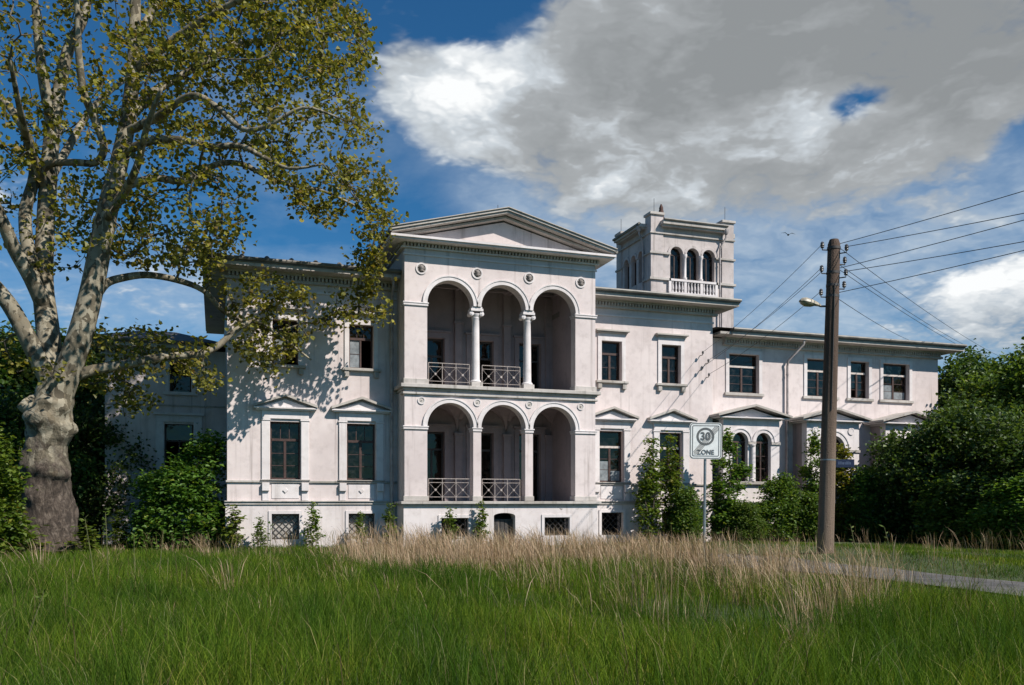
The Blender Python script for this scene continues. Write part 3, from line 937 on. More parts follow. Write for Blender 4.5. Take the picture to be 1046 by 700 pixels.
# ------------------------------------------------------------------ windows
def window(cx, z0, z1, w, yf, style='low_left', hood=None, surround=None, brk=None):
    y = yf + .20; h = w / 2; fr = MB(); t = .065
    fm = M_FRAME
    fr.box(cx - h, cx - h + t, y, y + .07, z0, z1); fr.box(cx + h - t, cx + h, y, y + .07, z0, z1)
    fr.box(cx - h + t, cx + h - t, y, y + .07, z0, z0 + t); fr.box(cx - h + t, cx + h - t, y, y + .07, z1 - t, z1)
    H = z1 - z0
    zt = z0 + H * .69
    if style in ('low_left', 'low_right', 'wing', 'up_right', 'up_left'):
        if style in ('low_left', 'up_left'): fr.box(cx - h + t, cx + h - t, y - .02, y + .08, zt - .045, zt + .045)
        if style != 'up_left': fr.box(cx - .045, cx + .045, y - .01, y + .069, z0 + t, zt - .046)
    bars = MB()
    lows = [(cx - h + t, cx - .045), (cx + .045, cx + h - t)]
    open_half = None
    if style == 'low_left':
        for f in (1 / 3, 2 / 3): 
            x = cx - h + t + (w - 2 * t) * f
            fr.box(x - .015, x + .015, y + .02, y + .05, zt + .046, z1 - t)
        for f in (1 / 3, 2 / 3):
            zz_ = z0 + t + (zt - .045 - z0 - t) * f
            for a, b in lows: fr.box(a, b, y + .02, y + .05, zz_ - .012, zz_ + .012)
    elif style in ('low_right', 'wing', 'up_right'):
        for f in ((.5,) if style == 'up_right' else (1 / 3, 2 / 3)):
            zz_ = z0 + t + (zt - .045 - z0 - t) * f
            for a, b in lows: fr.box(a, b, y + .02, y + .05, zz_ - .012, zz_ + .012)
    elif style == 'up_left':
        for f in (1 / 3, 2 / 3):
            x = cx - h + t + (w - 2 * t) * f
            fr.box(x - .012, x + .012, y + .02, y + .05, zt + .046, z1 - t)
        open_half = True
        fr.box(cx - .03, cx + .03, y - .005, y + .06, z0 + t, zt - .046)
        zz_ = (z0 + zt) / 2; fr.box(cx - h + t, cx - .03, y + .02, y + .05, zz_ - .012, zz_ + .012)
    win = P(fr, 'window', fm)
    if style in ('low_right', 'wing', 'up_right'):
        mb = MB(); mb.box(cx - h + t + .001, cx + h - t - .001, y - .03, y + .08, zt - .045, zt + .045)
        P(mb, 'transom', M_CREAM if style != 'up_right' else M_FRAME, win)
    g = MB()
    g.box(cx - h + t, cx + h - t, y + .03, y + .037, zt + .045, z1 - t)
    if not open_half:
        for k, (a, b) in enumerate(lows):
            if brk == k: g.box(a, b, y + .03, y + .037, z0 + t + (zt - z0) * .36, zt - .05)
            else: g.box(a, b, y + .03, y + .037, z0 + t, zt - .045)
        P(g, 'pane', M_GLASS, win)
    else:
        P(g, 'pane', M_GLASS, win)
        g = MB(); g.box(cx - h + t, cx - .03, y + .03, y + .037, z0 + t, zt - .045); P(g, 'pane', M_HAZY, win)
    if brk == 'haze':
        hz_ = MB(); hz_.box(cx - h + t + .002, cx - .047, y + .022, y + .027, z0 + t, z0 + t + (zt - z0) * .55); hz_.box(cx + .047, cx + h - t - .002, y + .022, y + .027, z0 + t, z0 + t + (zt - z0) * .28); P(hz_, 'hazed_pane', M_HAZY, win)
    if style == 'wing':
        s = MB(); s.box(cx - h - .24, cx + h + .24, yf - .10, yf + .19, z0 - .13, z0 - .005); P(s, 'sill', M_LEDGE, win, bevel=.01)
        f = MB(); d = .17
        f.plate(rect(cx - h - d, cx + h + d, z0, z1 + d), yf - .045, yf - .001, [rect(cx - h, cx + h, z0 + .002, z1)])
        P(f, 'surround', M_TRIM, win, bevel=.012)
    if style in ('up_left', 'up_right'):
        d = .17
        f = MB(); f.plate(rect(cx - h - d, cx + h + d, z0, z1 + d), yf - .05, yf - .001, [rect(cx - h, cx + h, z0 + .002, z1)])
        f.box(cx - h - d + .02, cx + h + d - .02, yf - .035, yf - .001, z1 + d + .002, z1 + .32)
        P(f, 'surround', M_TRIM, win, bevel=.012)
        s = MB(); s.box(cx - h - .27, cx + h + .27, yf - .16, yf + .19, z0 - .11, z0 - .003)
        for sg in (-1, 1): s.box(cx + sg * (h + .1) - .09, cx + sg * (h + .1) + .09, yf - .12, yf - .001, z0 - .34, z0 - .113)
        P(s, 'sill', M_LEDGE, win, bevel=.015)
        s = MB(); s.box(cx - h - .24, cx + h + .24, yf - .13, yf - .001, z1 + .323, z1 + .37); s.box(cx - h - .30, cx + h + .30, yf - .21, yf - .001, z1 + .373, z1 + .45)
        P(s, 'hood', M_CORNICE, win, bevel=.01)
    if style in ('low_left', 'low_right'):
        f = MB()
        for sg in (-1, 1):
            a, b = sorted((cx + sg * (h + .02), cx + sg * (h + .30)))
            f.box(a, b, yf - .06, yf - .001, 2.442, z1 + .02); f.box(a - .03, b + .03, yf - .085, yf - .001, z1 + .022, z1 + .09)
        f.box(cx - h - .30, cx + h + .30, yf - .07, yf - .001, z1 + .092, z1 + .40)
        P(f, 'surround', M_TRIM, win, bevel=.01)
        f = MB()
        for sg in (-1, 1):
            f.box(cx + sg * (h + .16) - .12, cx + sg * (h + .16) + .12, yf - .055, yf - .001, 1.703, 2.358)
            f.box(cx + sg * (h + .16) - .13, cx + sg * (h + .16) + .13, yf - .15, yf - .056, 2.06, 2.357)
        f.box(cx - h + .05, cx + h - .05, yf - .02, yf - .001, 1.78, 2.30)
        f.plate([(cx + .10, 2.08), (cx, 2.18), (cx - .10, 2.08), (cx, 1.98)], yf - .06, yf - .021)
        P(f, 'sill_panel', M_TRIM, win, bevel=.01)
        f = MB(); f.box(cx - h - .34, cx + h + .34, yf - .12, yf + .19, 2.445, z0 - .003); P(f, 'sill', M_LEDGE, win)
        pediment(cx, z1 + .403, 1.14, .50, yf, .30, win)
    return win

def pediment(cx, zb, half, rise, yf, proj, parent):
    mb = MB()
    mb.box(cx - half + .10, cx + half - .10, yf - proj + .12, yf - .001, zb, zb + .05)
    mb.box(cx - half + .02, cx + half - .02, yf - proj + .04, yf - .001, zb + .053, zb + .105)
    mb.plate([(cx - half + .25, zb + .107), (cx + half - .25, zb + .107), (cx, zb + rise - .10)], yf - proj + .17, yf - .001)
    o = P(mb, 'pediment', M_TRIM, parent)
    mb = MB()
    s = (rise - .10) / half
    for sg in (-1, 1):
        mb.plate([(cx + sg * half, zb + .108), (cx, zb + .108 + s * half), (cx, zb + .195 + s * half), (cx + sg * half, zb + .195)], yf - proj, yf - .001)
    P(mb, 'pediment_roof', M_CORNICE, parent)

def basement(cx, z0, z1, w, yf, board):
    y = yf + .16; h = w / 2
    mb = MB()
    mb.box(cx - h, cx - h + .04, y, y + .04, z0, z1); mb.box(cx + h - .04, cx + h, y, y + .04, z0, z1)
    mb.box(cx - h + .04, cx + h - .04, y, y + .04, z0, z0 + .04); mb.box(cx - h + .04, cx + h - .04, y, y + .04, z1 - .04, z1)
    # lattice of flat bars, cut to the frame
    n = 5
    for sg in (1, -1):
        for k in range(-n, n + 1):
            c = k * .235
            pts = []
            for i in range(41):
                u = -h + .02 + (w - .04) * i / 40
                zz_ = (z0 + z1) / 2 + sg * u + c
                if z0 + .02 < zz_ < z1 - .02: pts.append((cx + u, zz_))
            if len(pts) > 3: mb.tube([(pts[0][0], y + .01 + .012 * sg, pts[0][1]), (pts[-1][0], y + .01 + .012 * sg, pts[-1][1])], .013, 5)
    o = P(mb, 'cellar_window', M_IRON)
    if board is not None:
        mb = MB()
        mb.box(cx - h + .01, cx + h - .01, y + .10, y + .13, z0 + .01, z1 - .01)
        P(mb, 'board', board, o)
    mb = MB(); d = .11
    mb.plate([(cx - h - d, z0), (cx - h, z0), (cx - h, z1), (cx + h, z1), (cx + h, z0), (cx + h + d, z0), (cx + h + d, z1 + d), (cx - h - d, z1 + d)], yf - .04, yf - .001)
    P(mb, 'surround', M_TRIM, o)
for i, c in enumerate(LWC):
    window(c, 2.48, 4.60, 1.08, YM, 'low_left', brk=None)
    window(c, 6.68, 8.33, .92, YM, 'up_left')
    basement(c, .28, 1.22, .98, YM - .07, M_BOARD)
for i, c in enumerate(RWC):
    window(c, 2.48, 4.60, 1.08, YM, 'low_right', brk='haze' if i == 0 else 1)
    window(c, 6.68, 8.33, .92, YM, 'up_right')
    basement(c, .28, 1.22, .98, YM - .07, None)
basement(8.455, .35, 1.06, 1.05, YP - .08, None); basement(12.545, .35, 1.06, 1.05, YP - .08, None)

# ------------------------------------------------------------------ right wing
RX1 = 33.32
WW = [(22.35, 1.55), (26.45, 1.5), (28.65, 1.05), (30.78, 1.55)]
mb = MB(); mb.plate(rect(X1 - .02, RX1, -.4, 8.9), YR, YR + TH, [rect(c - w / 2, c + w / 2, 6.52, 8.25) for c, w in WW])
mb.box(RX1 - TH, RX1, YR + TH, 43, -.4, 8.9); mb.box(X1, RX1, 43, 43.4, -.4, 8.9)
P(mb, 'wall', M_WALL)
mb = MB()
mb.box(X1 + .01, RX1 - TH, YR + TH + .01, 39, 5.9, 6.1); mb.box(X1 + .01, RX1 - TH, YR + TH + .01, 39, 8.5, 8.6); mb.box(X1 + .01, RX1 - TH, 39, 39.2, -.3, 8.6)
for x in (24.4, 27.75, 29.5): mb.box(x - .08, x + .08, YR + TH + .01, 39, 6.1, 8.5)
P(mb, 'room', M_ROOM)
for i, (c, w) in enumerate(WW): window(c, 6.52, 8.25, w, YR, 'wing', brk=(None, None, 0, 'haze')[i])
cornice(X1 + OV + .02, RX1, YR, 9.22, OV, 0, OV)
mb = MB(); mb.box(X1 + .3, X1 + OV + .02, YR - .75, YR + .05, 8.95, 9.05); P(mb, 'cornice', M_CORNICE)
hip_roof(X1 + .02, RX1 + OV, YR - OV + .02, 44, 9.20, .9, 4.5)
mb = MB(); mb.box(X1, RX1, YR - .05, YR + .02, 8.28, 8.33)
mb = MB(); mb.box(RX1, RX1 + OV * .96, YR + .06, 43.6, 8.93, 9.05); mb.box(RX1 + OV - .2, RX1 + OV, YR - .6, 43.8, 9.053, 9.19); P(mb, 'side_cornice', M_CORNICE)

def bay(c, kind):
    """one storey projecting bay under its own pediment"""
    hb = 1.42; y1 = YR - .002; zt = 5.20
    x0, x1 = c - hb, c + hb
    twin = kind == 'twin'
    holes = [arch(c - .98, c - .20, 2.55, 4.28), arch(c + .20, c + .98, 2.55, 4.28)] if twin else [arch(c - .62, c + .62, 1.9 if kind == 'door' else 2.55, 4.02)]
    mb = MB(); mb.plate(rect(x0, x1, 1.62, zt), YB, YB + .35, holes)
    w = P(mb, 'bay_wall', M_TRIM)
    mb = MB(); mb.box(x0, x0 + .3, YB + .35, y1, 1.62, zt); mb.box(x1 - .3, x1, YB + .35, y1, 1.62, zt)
    P(mb, 'bay_side_wall', M_DARKTRIM, w)
    mb = MB(); mb.box(x0 - .06, x1 + .06, YB - .08, y1, -.4, 1.5); P(mb, 'bay_plinth', M_PLINTH, w)
    mb = MB(); mb.box(x0 - .1, x1 + .1, YB - .13, y1, 1.503, 1.617); P(mb, 'bay_ledge', M_LEDGE, w)
    mb = MB()
    mb.box(x0 + .3, x1 - .3, y1 - .1, y1, 1.65, zt)
    P(mb, 'bay_room', M_ROOM, w)
    mb = MB(); 
    r0 = .39 if twin else .62
    for cc in ((c - .59, c + .59) if twin else (c,)):
        zs = 4.28 if twin else 4.02
        mb.plate(half_ring(cc, zs, r0 + .003, r0 + (.17 if twin else .22)), YB - .05, YB - .001)
        mb.plate(half_ring(cc, zs, r0 + (.14 if twin else .19), r0 + (.185 if twin else .25)), YB - .08, YB - .002)
    P(mb, 'archivolt', M_TRIM, w)
    mb = MB()
    zs = 4.28 if twin else 4.02
    segs = ((x0 - .03, c - .99), (c - .20, c + .20), (c + .99, x1 + .03)) if twin else ((x0 - .03, c - .64), (c + .64, x1 + .03))
    for a, b in segs: mb.box(a, b, YB - .055, YB - .001, zs - .12, zs - .002)
    P(mb, 'impost_band', M_LEDGE, w)
    if twin:
        mb = MB(); mb.lathe([(.12, 2.55), (.12, 2.65), (.085, 2.68), (.078, 4.0), (.085, 4.05), (.13, 4.10), (.13, 4.15)], (c, YB - .06, 0), 14); P(mb, 'colonnette', M_TRIM, w)
        mb = MB(); mb.box(x0 + .1, x1 - .1, YB - .14, YB - .001, 2.42, 2.545); P(mb, 'bay_sill', M_LEDGE, w)
    else:
        for sg in (-1, 1):
            mb = MB(); mb.plate(disc(c + sg * .97, 4.86, .17), YB - .04, YB - .001, [disc(c + sg * .97, 4.86, .115)]); mb.plate(disc(c + sg * .97, 4.86, .112), YB - .03, YB - .003); P(mb, 'roundel', M_TRIM, w)
    # window frames in the openings
    for cc in ((c - .59, c + .59) if twin else (c,)):
        y = YB + .2; r = r0; z0 = 2.55
        mb = MB()
        mb.box(cc - r, cc - r + .06, y, y + .06, z0, zs); mb.box(cc + r - .06, cc + r, y, y + .06, z0, zs); mb.box(cc - r + .06, cc + r - .06, y, y + .06, zs - .05, zs + .02)
        mb.box(cc - .03, cc + .03, y + .001, y + .059, z0, zs - .051)
        mb.plate(half_ring(cc, zs + .021, r - .07, r - .004), y, y + .06)
        for zz_ in (3.1, 3.65):
            mb.box(cc - r + .06, cc - .031, y + .01, y + .04, zz_, zz_ + .025); mb.box(cc + .031, cc + r - .06, y + .01, y + .04, zz_, zz_ + .025)
        wi = P(mb, 'arched_window', M_FRAME)
        mb = MB(); mb.box(cc - r + .06, cc + r - .06, y + .045, y + .05, z0, zs - .05)
        mb.plate(half_ring(cc, zs + .03, .001, r - .07), y + .03, y + .036)
        P(mb, 'pane', M_GLASS, wi)
    # pediment with its little roof running back to the wall
    half = 1.86; rise = .52; zb_ = 5.205; pj = .36
    mb = MB()
    mb.box(x0 - .05, x1 + .05, YB - .05, y1, zb_ + .0, zb_ + .06)
    mb.box(c - half + .10, c + half - .10, YB - pj + .1, y1, zb_ + .063, zb_ + .115)
    mb.plate([(c - half + .4, zb_ + .117), (c + half - .4, zb_ + .117), (c, zb_ + rise - .03)], YB - .02, YB + .2)
    P(mb, 'pediment', M_TRIM, w)
    mb = MB(); s = (rise - .06) / half
    for sg in (-1, 1):
        mb.plate([(c + sg * half, zb_ + .118), (c, zb_ + .118 + s * half), (c, zb_ + .21 + s * half), (c + sg * half, zb_ + .21)], YB - pj, y1)
    P(mb, 'pediment_roof', M_CORNICE, w)
bay(22.08, 'twin'); bay(26.36, 'single'); bay(30.70, 'single')

# ------------------------------------------------------------------ left wing
LX0 = -4.15
mb = MB()
mb.plate(rect(LX0, X0 + .1, 1.65, 7.85), YL, YL + TH, [rect(-1.95, -.85, 2.56, 4.82), rect(-1.75, -.93, 6.13, 7.40)])
mb.box(LX0, LX0 + TH, YL + TH, 44, 1.65, 7.85); mb.box(LX0, X0 + .1, 44, 44.4, -.4, 7.85)
P(mb, 'wall', M_WALL)
mb = MB(); mb.box(LX0 - .06, X0, YL - .07, YL + TH, -.4, 1.5); mb.box(LX0 - .06, LX0 + TH, YL + TH, 44, -.4, 1.5); P(mb, 'plinth', M_PLINTH)
mb = MB(); mb.box(LX0 - .10, X0 - .06, YL - .13, YL + .1, 1.503, 1.60); mb.box(LX0 - .14, X0 - .06, YL - .17, YL + .1, 1.603, 1.648); P(mb, 'plinth_ledge', M_LEDGE)
mb = MB(); mb.box(LX0 - .05, X0 - .01, YL - .07, YL + .02, 2.30, 2.38); mb.box(LX0 - .04, X0 - .01, YL - .05, YL + .02, 5.55, 5.60); P(mb, 'sill_course', M_LEDGE)
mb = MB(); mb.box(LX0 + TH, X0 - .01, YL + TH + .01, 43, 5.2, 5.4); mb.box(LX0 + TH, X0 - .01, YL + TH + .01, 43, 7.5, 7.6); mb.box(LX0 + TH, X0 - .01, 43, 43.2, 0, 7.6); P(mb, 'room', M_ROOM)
cornice(LX0, X0 - .88, YL, 8.10, .75, .75, 0)
hip_roof(LX0 - .75, X0 + .02, YL - .73, 45, 8.08, .7, 2.0)
mb = MB()
for a, b in ((-1.95, -1.89), (-.91, -.85)): mb.box(a, b, YL + .2, YL + .26, 2.56, 4.82)
mb.box(-1.89, -.91, YL + .2, YL + .26, 4.10, 4.18); mb.box(-1.43, -1.37, YL + .201, YL + .259, 2.56, 4.099)
w_ = P(mb, 'window', M_FRAME)
mb = MB(); mb.box(-1.89, -.91, YL + .23, YL + .236, 4.181, 4.82); P(mb, 'pane', M_GLASS, w_)
mb = MB()
for a, b in ((-2.28, -1.97), (-.83, -.52)): mb.box(a, b, YL - .07, YL - .001, 2.402, 4.9)
mb.box(-2.36, -.44, YL - .16, YL - .001, 5.18, 5.28); mb.box(-2.28, -.52, YL - .06, YL - .001, 4.902, 5.178)
P(mb, 'surround', M_TRIM, w_)
mb = MB()
for a, b in ((-1.75, -1.69), (-.99, -.93)): mb.box(a, b, YL + .2, YL + .26, 6.13, 7.40)
mb.box(-1.69, -.99, YL + .2, YL + .26, 6.8, 6.86)
w_ = P(mb, 'window', M_FRAME)
mb = MB(); mb.box(-1.69, -.99, YL + .23, YL + .236, 6.13, 6.8); P(mb, 'pane', M_GLASS, w_)
mb = MB(); mb.plate(rect(-1.92, -.76, 6.13, 7.57), YL - .05, YL - .001, [rect(-1.75, -.93, 6.132, 7.40)]); mb.box(-2.0, -.68, YL - .12, YL - .001, 6.0, 6.127); P(mb, 'surround', M_TRIM, w_)

# ------------------------------------------------------------------ tower
TX0, TX1, TY0, TY1 = 20.06, 24.60, 38.0, 41.75
TC = (TX0 + TX1) / 2; TYC = (TY0 + TY1) / 2
tp = .90
fh = [arch(TC + k * tp - .345, TC + k * tp + .345, 12.58, 13.83) for k in (-1, 0, 1)]
mb = MB(); mb.plate(rect(TX0, TX1, 7.5, 15.05), TY0, TY0 + .35, fh)
mb.box(TX1 - .35, TX1, TY0 + .35, TY1 - .35, 7.5, 15.05)
ts = .80
sh = [arch(TYC + k * ts - .28, TYC + k * ts + .28, 12.58, 13.83) for k in (-1, 0, 1)]
mb.plate(rect(TY0 + .35, TY1 - .35, 7.5, 15.05), TX0, TX0 + .35, sh, axis='x')
mb.box(TX0, TX1, TY1 - .35, TY1, 7.5, 15.05)
mb.box(TX0 + .35, TX1 - .35, TY0 + .35, TY1 - .35, 11.0, 11.2)
P(mb, 'tower_wall', M_TOWER)
mb = MB()
for x in (TX0, TX1 - .62):
    for y in (TY0, TY1 - .55):
        mb.box(x - .05 if x == TX0 else x, x + .62 if x == TX0 else x + .67, y - .05 if y == TY0 else y, y + .55 if y == TY0 else y + .6, 7.5, 15.62)
P(mb, 'tower_pier', M_TOWER)
mb = MB()
for x in (TX0 - .13, TX1 - .66):
    for y in (TY0 - .13, TY1 - .59): mb.box(x, x + .79, y, y + .72, 15.622, 15.75)
P(mb, 'pier_cap', M_CORNICE, bevel=.015)
mb = MB()
for z0, z1, w in ((13.74, 13.83, .07), (12.47, 12.58, .09), (11.75, 11.86, .07), (14.72, 14.78, .06)):
    for sg in (-1, 1):
        pass
    if z1 > 14:
        mb.box(TX0 - w - .05, TX1 + w + .05, TY0 - w - .05, TY1 + w + .05, z0, z1)
    else:
        ex = [(TX0 - w - .05, TC - 1.27), (TC + 1.27, TX1 + w + .05)] if z0 > 12.3 and z0 < 13 or z0 > 13.5 else [(TX0 - w - .05, TX1 + w + .05)]
        for a, b in ex: mb.box(a, b, TY0 - w - .05, TY0 + .02, z0, z1)
        mb.box(TX0 - w - .05, TX0 + .02, TY0 + .021, TY0 + .62, z0, z1); mb.box(TX0 - w - .05, TX0 + .02, TY1 - .62, TY1 + w, z0, z1)
        mb.box(TX1 - .02, TX1 + w + .05, TY0 + .021, TY1 + w, z0, z1)
P(mb, 'tower_course', M_LEDGE)
mb = MB()
for k in (-1, 0, 1):
    mb.plate(half_ring(TC + k * tp, 13.832, .35, .48), TY0 - .05, TY0 - .001)
for k in (-1, 0, 1):
    mb.plate([(TYC + k * ts + (p[0]), p[1]) for p in half_ring(0, 13.832, .285, .40)], TX0 - .05, TX0 - .001, axis='x')
P(mb, 'archivolt', M_TOWER)
for k in (-.5, .5):
    mb = MB(); mb.lathe([(.11, 12.59), (.11, 12.68), (.075, 12.72), (.07, 13.62), (.10, 13.68), (.12, 13.74), (.12, 13.83)], (TC + k * tp, TY0 - .03, 0), 12); P(mb, 'colonnette', M_TRIM)
# balustrade under the arches
mb = MB(); mb.box(TC - 1.36, TC + 1.36, TY0 - .14, TY0 - .001, 12.47, 12.575); mb.box(TC - 1.36, TC + 1.36, TY0 - .12, TY0 - .001, 11.862, 11.93)
for x in (-1.30, -.45, .45, 1.30): mb.box(TC + x - .07, TC + x + .07, TY0 - .12, TY0 - .001, 11.932, 12.468)
ba = P(mb, 'balustrade', M_TRIM)
for k in range(3):
    for j in range(4):
        x = TC + (k - 1) * .87 - .27 + j * .18
        mb = MB(); mb.lathe([(.05, 0), (.05, .05), (.03, .08), (.062, .2), (.035, .36), (.03, .44), (.05, .48), (.05, .535)], (x, TY0 - .065, 11.932), 8); P(mb, 'baluster', M_TRIM, ba)
mb = MB(); mb.box(TC - 1.23, TC + 1.23, TY0 - .006, TY0 - .002, 11.932, 12.468); P(mb, 'balustrade_shade', M_DARKTRIM, ba)  # thin dark sheet behind the balusters, shade put into its colour
for k in (-1, 0, 1):
    cc = TC + k * tp
    mb = MB(); y = TY0 + .22
    mb.box(cc - .345, cc - .295, y, y + .05, 12.58, 13.83); mb.box(cc + .295, cc + .345, y, y + .05, 12.58, 13.83); mb.box(cc - .295, cc + .295, y, y + .05, 13.80, 13.85); mb.box(cc - .02, cc + .02, y, y + .05, 12.58, 13.799)
    wi = P(mb, 'tower_window', M_FRAME)
    mb = MB(); mb.box(cc - .295, cc + .295, y + .02, y + .025, 12.58, 13.8); mb.plate(half_ring(cc, 13.851, .001, .34), y + .02, y + .025); P(mb, 'pane', M_GLASS, wi)
    cy = TYC + k * ts
    mb = MB(); x = TX0 + .2
    mb.box(x, x + .05, cy - .28, cy - .23, 12.58, 13.83); mb.box(x, x + .05, cy + .23, cy + .28, 12.58, 13.83); mb.box(x, x + .05, cy - .23, cy + .23, 13.8, 13.85)
    for q in (-.13, 0, .13): mb.box(x, x + .03, cy + q - .012, cy + q + .012, 12.58, 13.1)
    mb.box(x, x + .03, cy - .23, cy + .23, 13.1, 13.13)
    P(mb, 'tower_window', M_FRAME)
# cornices between the corner piers, low roof, finial
mb = MB()
mb.box(TX0 + .50, TX1 - .50, TY0 - .28, TY0 + .1, 15.053, 15.14); mb.box(TX0 + .46, TX1 - .46, TY0 - .38, TY0 + .1, 15.143, 15.34)
mb.box(TX0 - .30, TX0 + .1, TY0 + .45, TY1 - .45, 15.05, 15.12); mb.box(TX0 - .42, TX0 + .1, TY0 + .40, TY1 - .42, 15.123, 15.28)
mb.box(TX1 - .1, TX1 + .42, TY0 + .40, TY1 - .42, 15.05, 15.28)
P(mb, 'tower_cornice', M_CORNICE)
mb = MB(); mb.tube([(TX0 + .5, TY0 - .40, 15.35), (TX1 - .5, TY0 - .40, 15.35)], .06, 8); mb.tube([(TX0 - .44, TY0 + .4, 15.28), (TX0 - .44, TY1 - .4, 15.28)], .07, 8); P(mb, 'gutter', M_GUTTER)
hip_roof(TX0 + .05, TX1 - .05, TY0 - .02, TY1, 15.18, .45, 1.7, 'tower_roof')
mb = MB(); mb.lathe([(.15, 0), (.16, .15), (.11, .25), (.13, .5), (.15, .75), (.13, 1.0), (.10, 1.15), (.11, 1.2), (.03, 1.4)], (TX0 + 1.55, TYC, 15.5), 12); P(mb, 'finial', M_RUST)
mb = MB()
for x, y, z in ((TX0 + .25, TY0 + .2, 15.75), (TX1 - .3, TY0 + .2, 15.75), (TX0 + .1, TY1 - .2, 15.75)): mb.tube([(x, y, z), (x, y, z + .75)], .012, 5)
P(mb, 'lightning_rod', M_IRON)
downpipe([(TX1 - .55, TY0 - .30, 15.0), (TX1 - .55, TY0 - .30, 14.8), (TX1 - .80, TY0 - .16, 14.3), (TX1 - .80, TY0 - .14, 14.1), (TX1 - .80, TY0 - .14, 9.5)], .045)
downpipe([(TX0 - .35, TY0 + .62, 15.0), (TX0 - .35, TY0 + .62, 14.85), (TX0 - .16, TY0 + .66, 14.5), (TX0 - .12, TY0 + .66, 14.3), (TX0 - .12, TY0 + .66, 10.5)], .045)

# wire hooks on the main wall
HOOKS = [(19.75, 7.95), (19.72, 7.30), (20.02, 7.62), (20.05, 7.02)]
for x, z in HOOKS:
    mb = MB(); mb.tube([(x, YM + .01, z), (x, YM - .22, z), (x, YM - .25, z + .05)], .018, 6); mb.lathe([(.03, 0), (.05, .03), (.045, .1), (.02, .13)], (x, YM - .25, z + .04), 8)
    P(mb, 'wall_insulator', M_CERAMIC)
# ------------------------------------------------------------------ plants
def leaf_arrays(P_, size, rng, up=0.55, out_dir=None, width=0.8, droop=0.35):
    """folded, lobed leaves: six points and two quads each"""
    n = len(P_)
    nrm = rng.normal(size=(n, 3)); nrm /= np.linalg.norm(nrm, axis=1)[:, None]
    nrm[:, 2] = np.abs(nrm[:, 2]) + up
    nrm /= np.linalg.norm(nrm, axis=1)[:, None]
    d = rng.normal(size=(n, 3))
    if out_dir is not None: d = d * 0.6 + out_dir
    d[:, 2] -= droop
    d -= nrm * np.sum(d * nrm, axis=1)[:, None]
    d /= np.linalg.norm(d, axis=1)[:, None] + 1e-9
    s = np.cross(nrm, d)
    L = size * rng.uniform(0.6, 1.25, n)[:, None]; Wd = L * width * 0.5
    fold = L * rng.uniform(0.05, 0.22, n)[:, None]
    tip = P_ + d * L - nrm * L * rng.uniform(0.0, 0.3, n)[:, None]
    V = np.stack([P_, P_ + d * L * .22 + s * Wd * .75 + nrm * fold * .6, P_ + d * L * .62 + s * Wd + nrm * fold, tip,
                  P_ + d * L * .62 - s * Wd + nrm * fold, P_ + d * L * .22 - s * Wd * .75 + nrm * fold * .6], 1).reshape(-1, 3)
    b = (np.arange(n) * 6)[:, None]
    Q = np.concatenate([b + np.array([[0, 1, 2, 3]]), b + np.array([[0, 3, 4, 5]])], 0)
    return V, Q

def grow(limbs, attr, rng, step=0.45, up=0.0, wob=0.12, tip_r=0.007, expo=0.46, maxr=0.12, bias=0.0):
    """limbs: (points, radii). Reaches every attractor with a branch from the nearest wood. Returns branch paths with radii"""
    cap = sum(len(p) for p, _ in limbs) * 12 + len(attr) * 12 + 1000
    N = np.zeros((cap, 3)); par = np.full(cap, -1); D = np.zeros((cap, 3)); dep = np.zeros(cap); n = 0
    isl = np.zeros(cap, bool); lr = np.zeros(cap)
    for pts, rad in limbs:
        pts = [np.array(p, float) for p in pts]
        for i in range(len(pts) - 1):
            k = max(1, int(np.linalg.norm(pts[i + 1] - pts[i]) / step))
            for j in range(k):
                t = j / k
                N[n] = pts[i] * (1 - t) + pts[i + 1] * t
                D[n] = (pts[i + 1] - pts[i]) / (np.linalg.norm(pts[i + 1] - pts[i]) + 1e-9)
                isl[n] = True; lr[n] = rad[i] * (1 - t) + rad[i + 1] * t
                n += 1
        N[n] = pts[-1]; D[n] = D[n - 1]; isl[n] = True; lr[n] = rad[-1]; n += 1
    n0 = n
    base_min = np.array([np.min(np.linalg.norm(N[:n0] - a, axis=1)) for a in attr])
    order = np.argsort(base_min)
    paths = []
    for ai in order:
        a = attr[ai]
        dd = np.linalg.norm(N[:n] - a, axis=1) + bias * lr[:n] - 0.0
        # do not fork backwards
        i0 = int(np.argmin(dd))
        p0 = N[i0]; d = a - p0; L = np.linalg.norm(d)
        if L < 0.05: continue
        m = max(2, int(L / step) + 1)
        ctrl = p0 + d * 0.5 + D[i0] * L * 0.22 + rng.normal(size=3) * wob * L + np.array([0, 0, up * L])
        ids = [i0]
        prev = i0
        for j in range(1, m + 1):
            t = j / m
            q = (1 - t) ** 2 * p0 + 2 * t * (1 - t) * ctrl + t * t * a
            if j < m: q = q + rng.normal(size=3) * wob * 0.25 * step
            N[n] = q; par[n] = prev; v = q - N[prev]; D[n] = v / (np.linalg.norm(v) + 1e-9); prev = n; ids.append(n); n += 1
        paths.append(ids)
    tips = np.zeros(n)
    for ids in paths: tips[ids[-1]] += 1
    for i in range(n - 1, n0 - 1, -1):
        if par[i] >= 0: tips[par[i]] += tips[i]
    r = np.minimum(tip_r * np.maximum(tips, 1) ** expo, maxr)
    out_ = []
    for ids in paths:
        rr = [float(r[k]) for k in ids]
        rr[0] = min(rr[1] * 1.15, float(lr[ids[0]]) * .9 if isl[ids[0]] else float(r[ids[0]]))
        out_.append((N[ids].copy(), rr))
    return out_

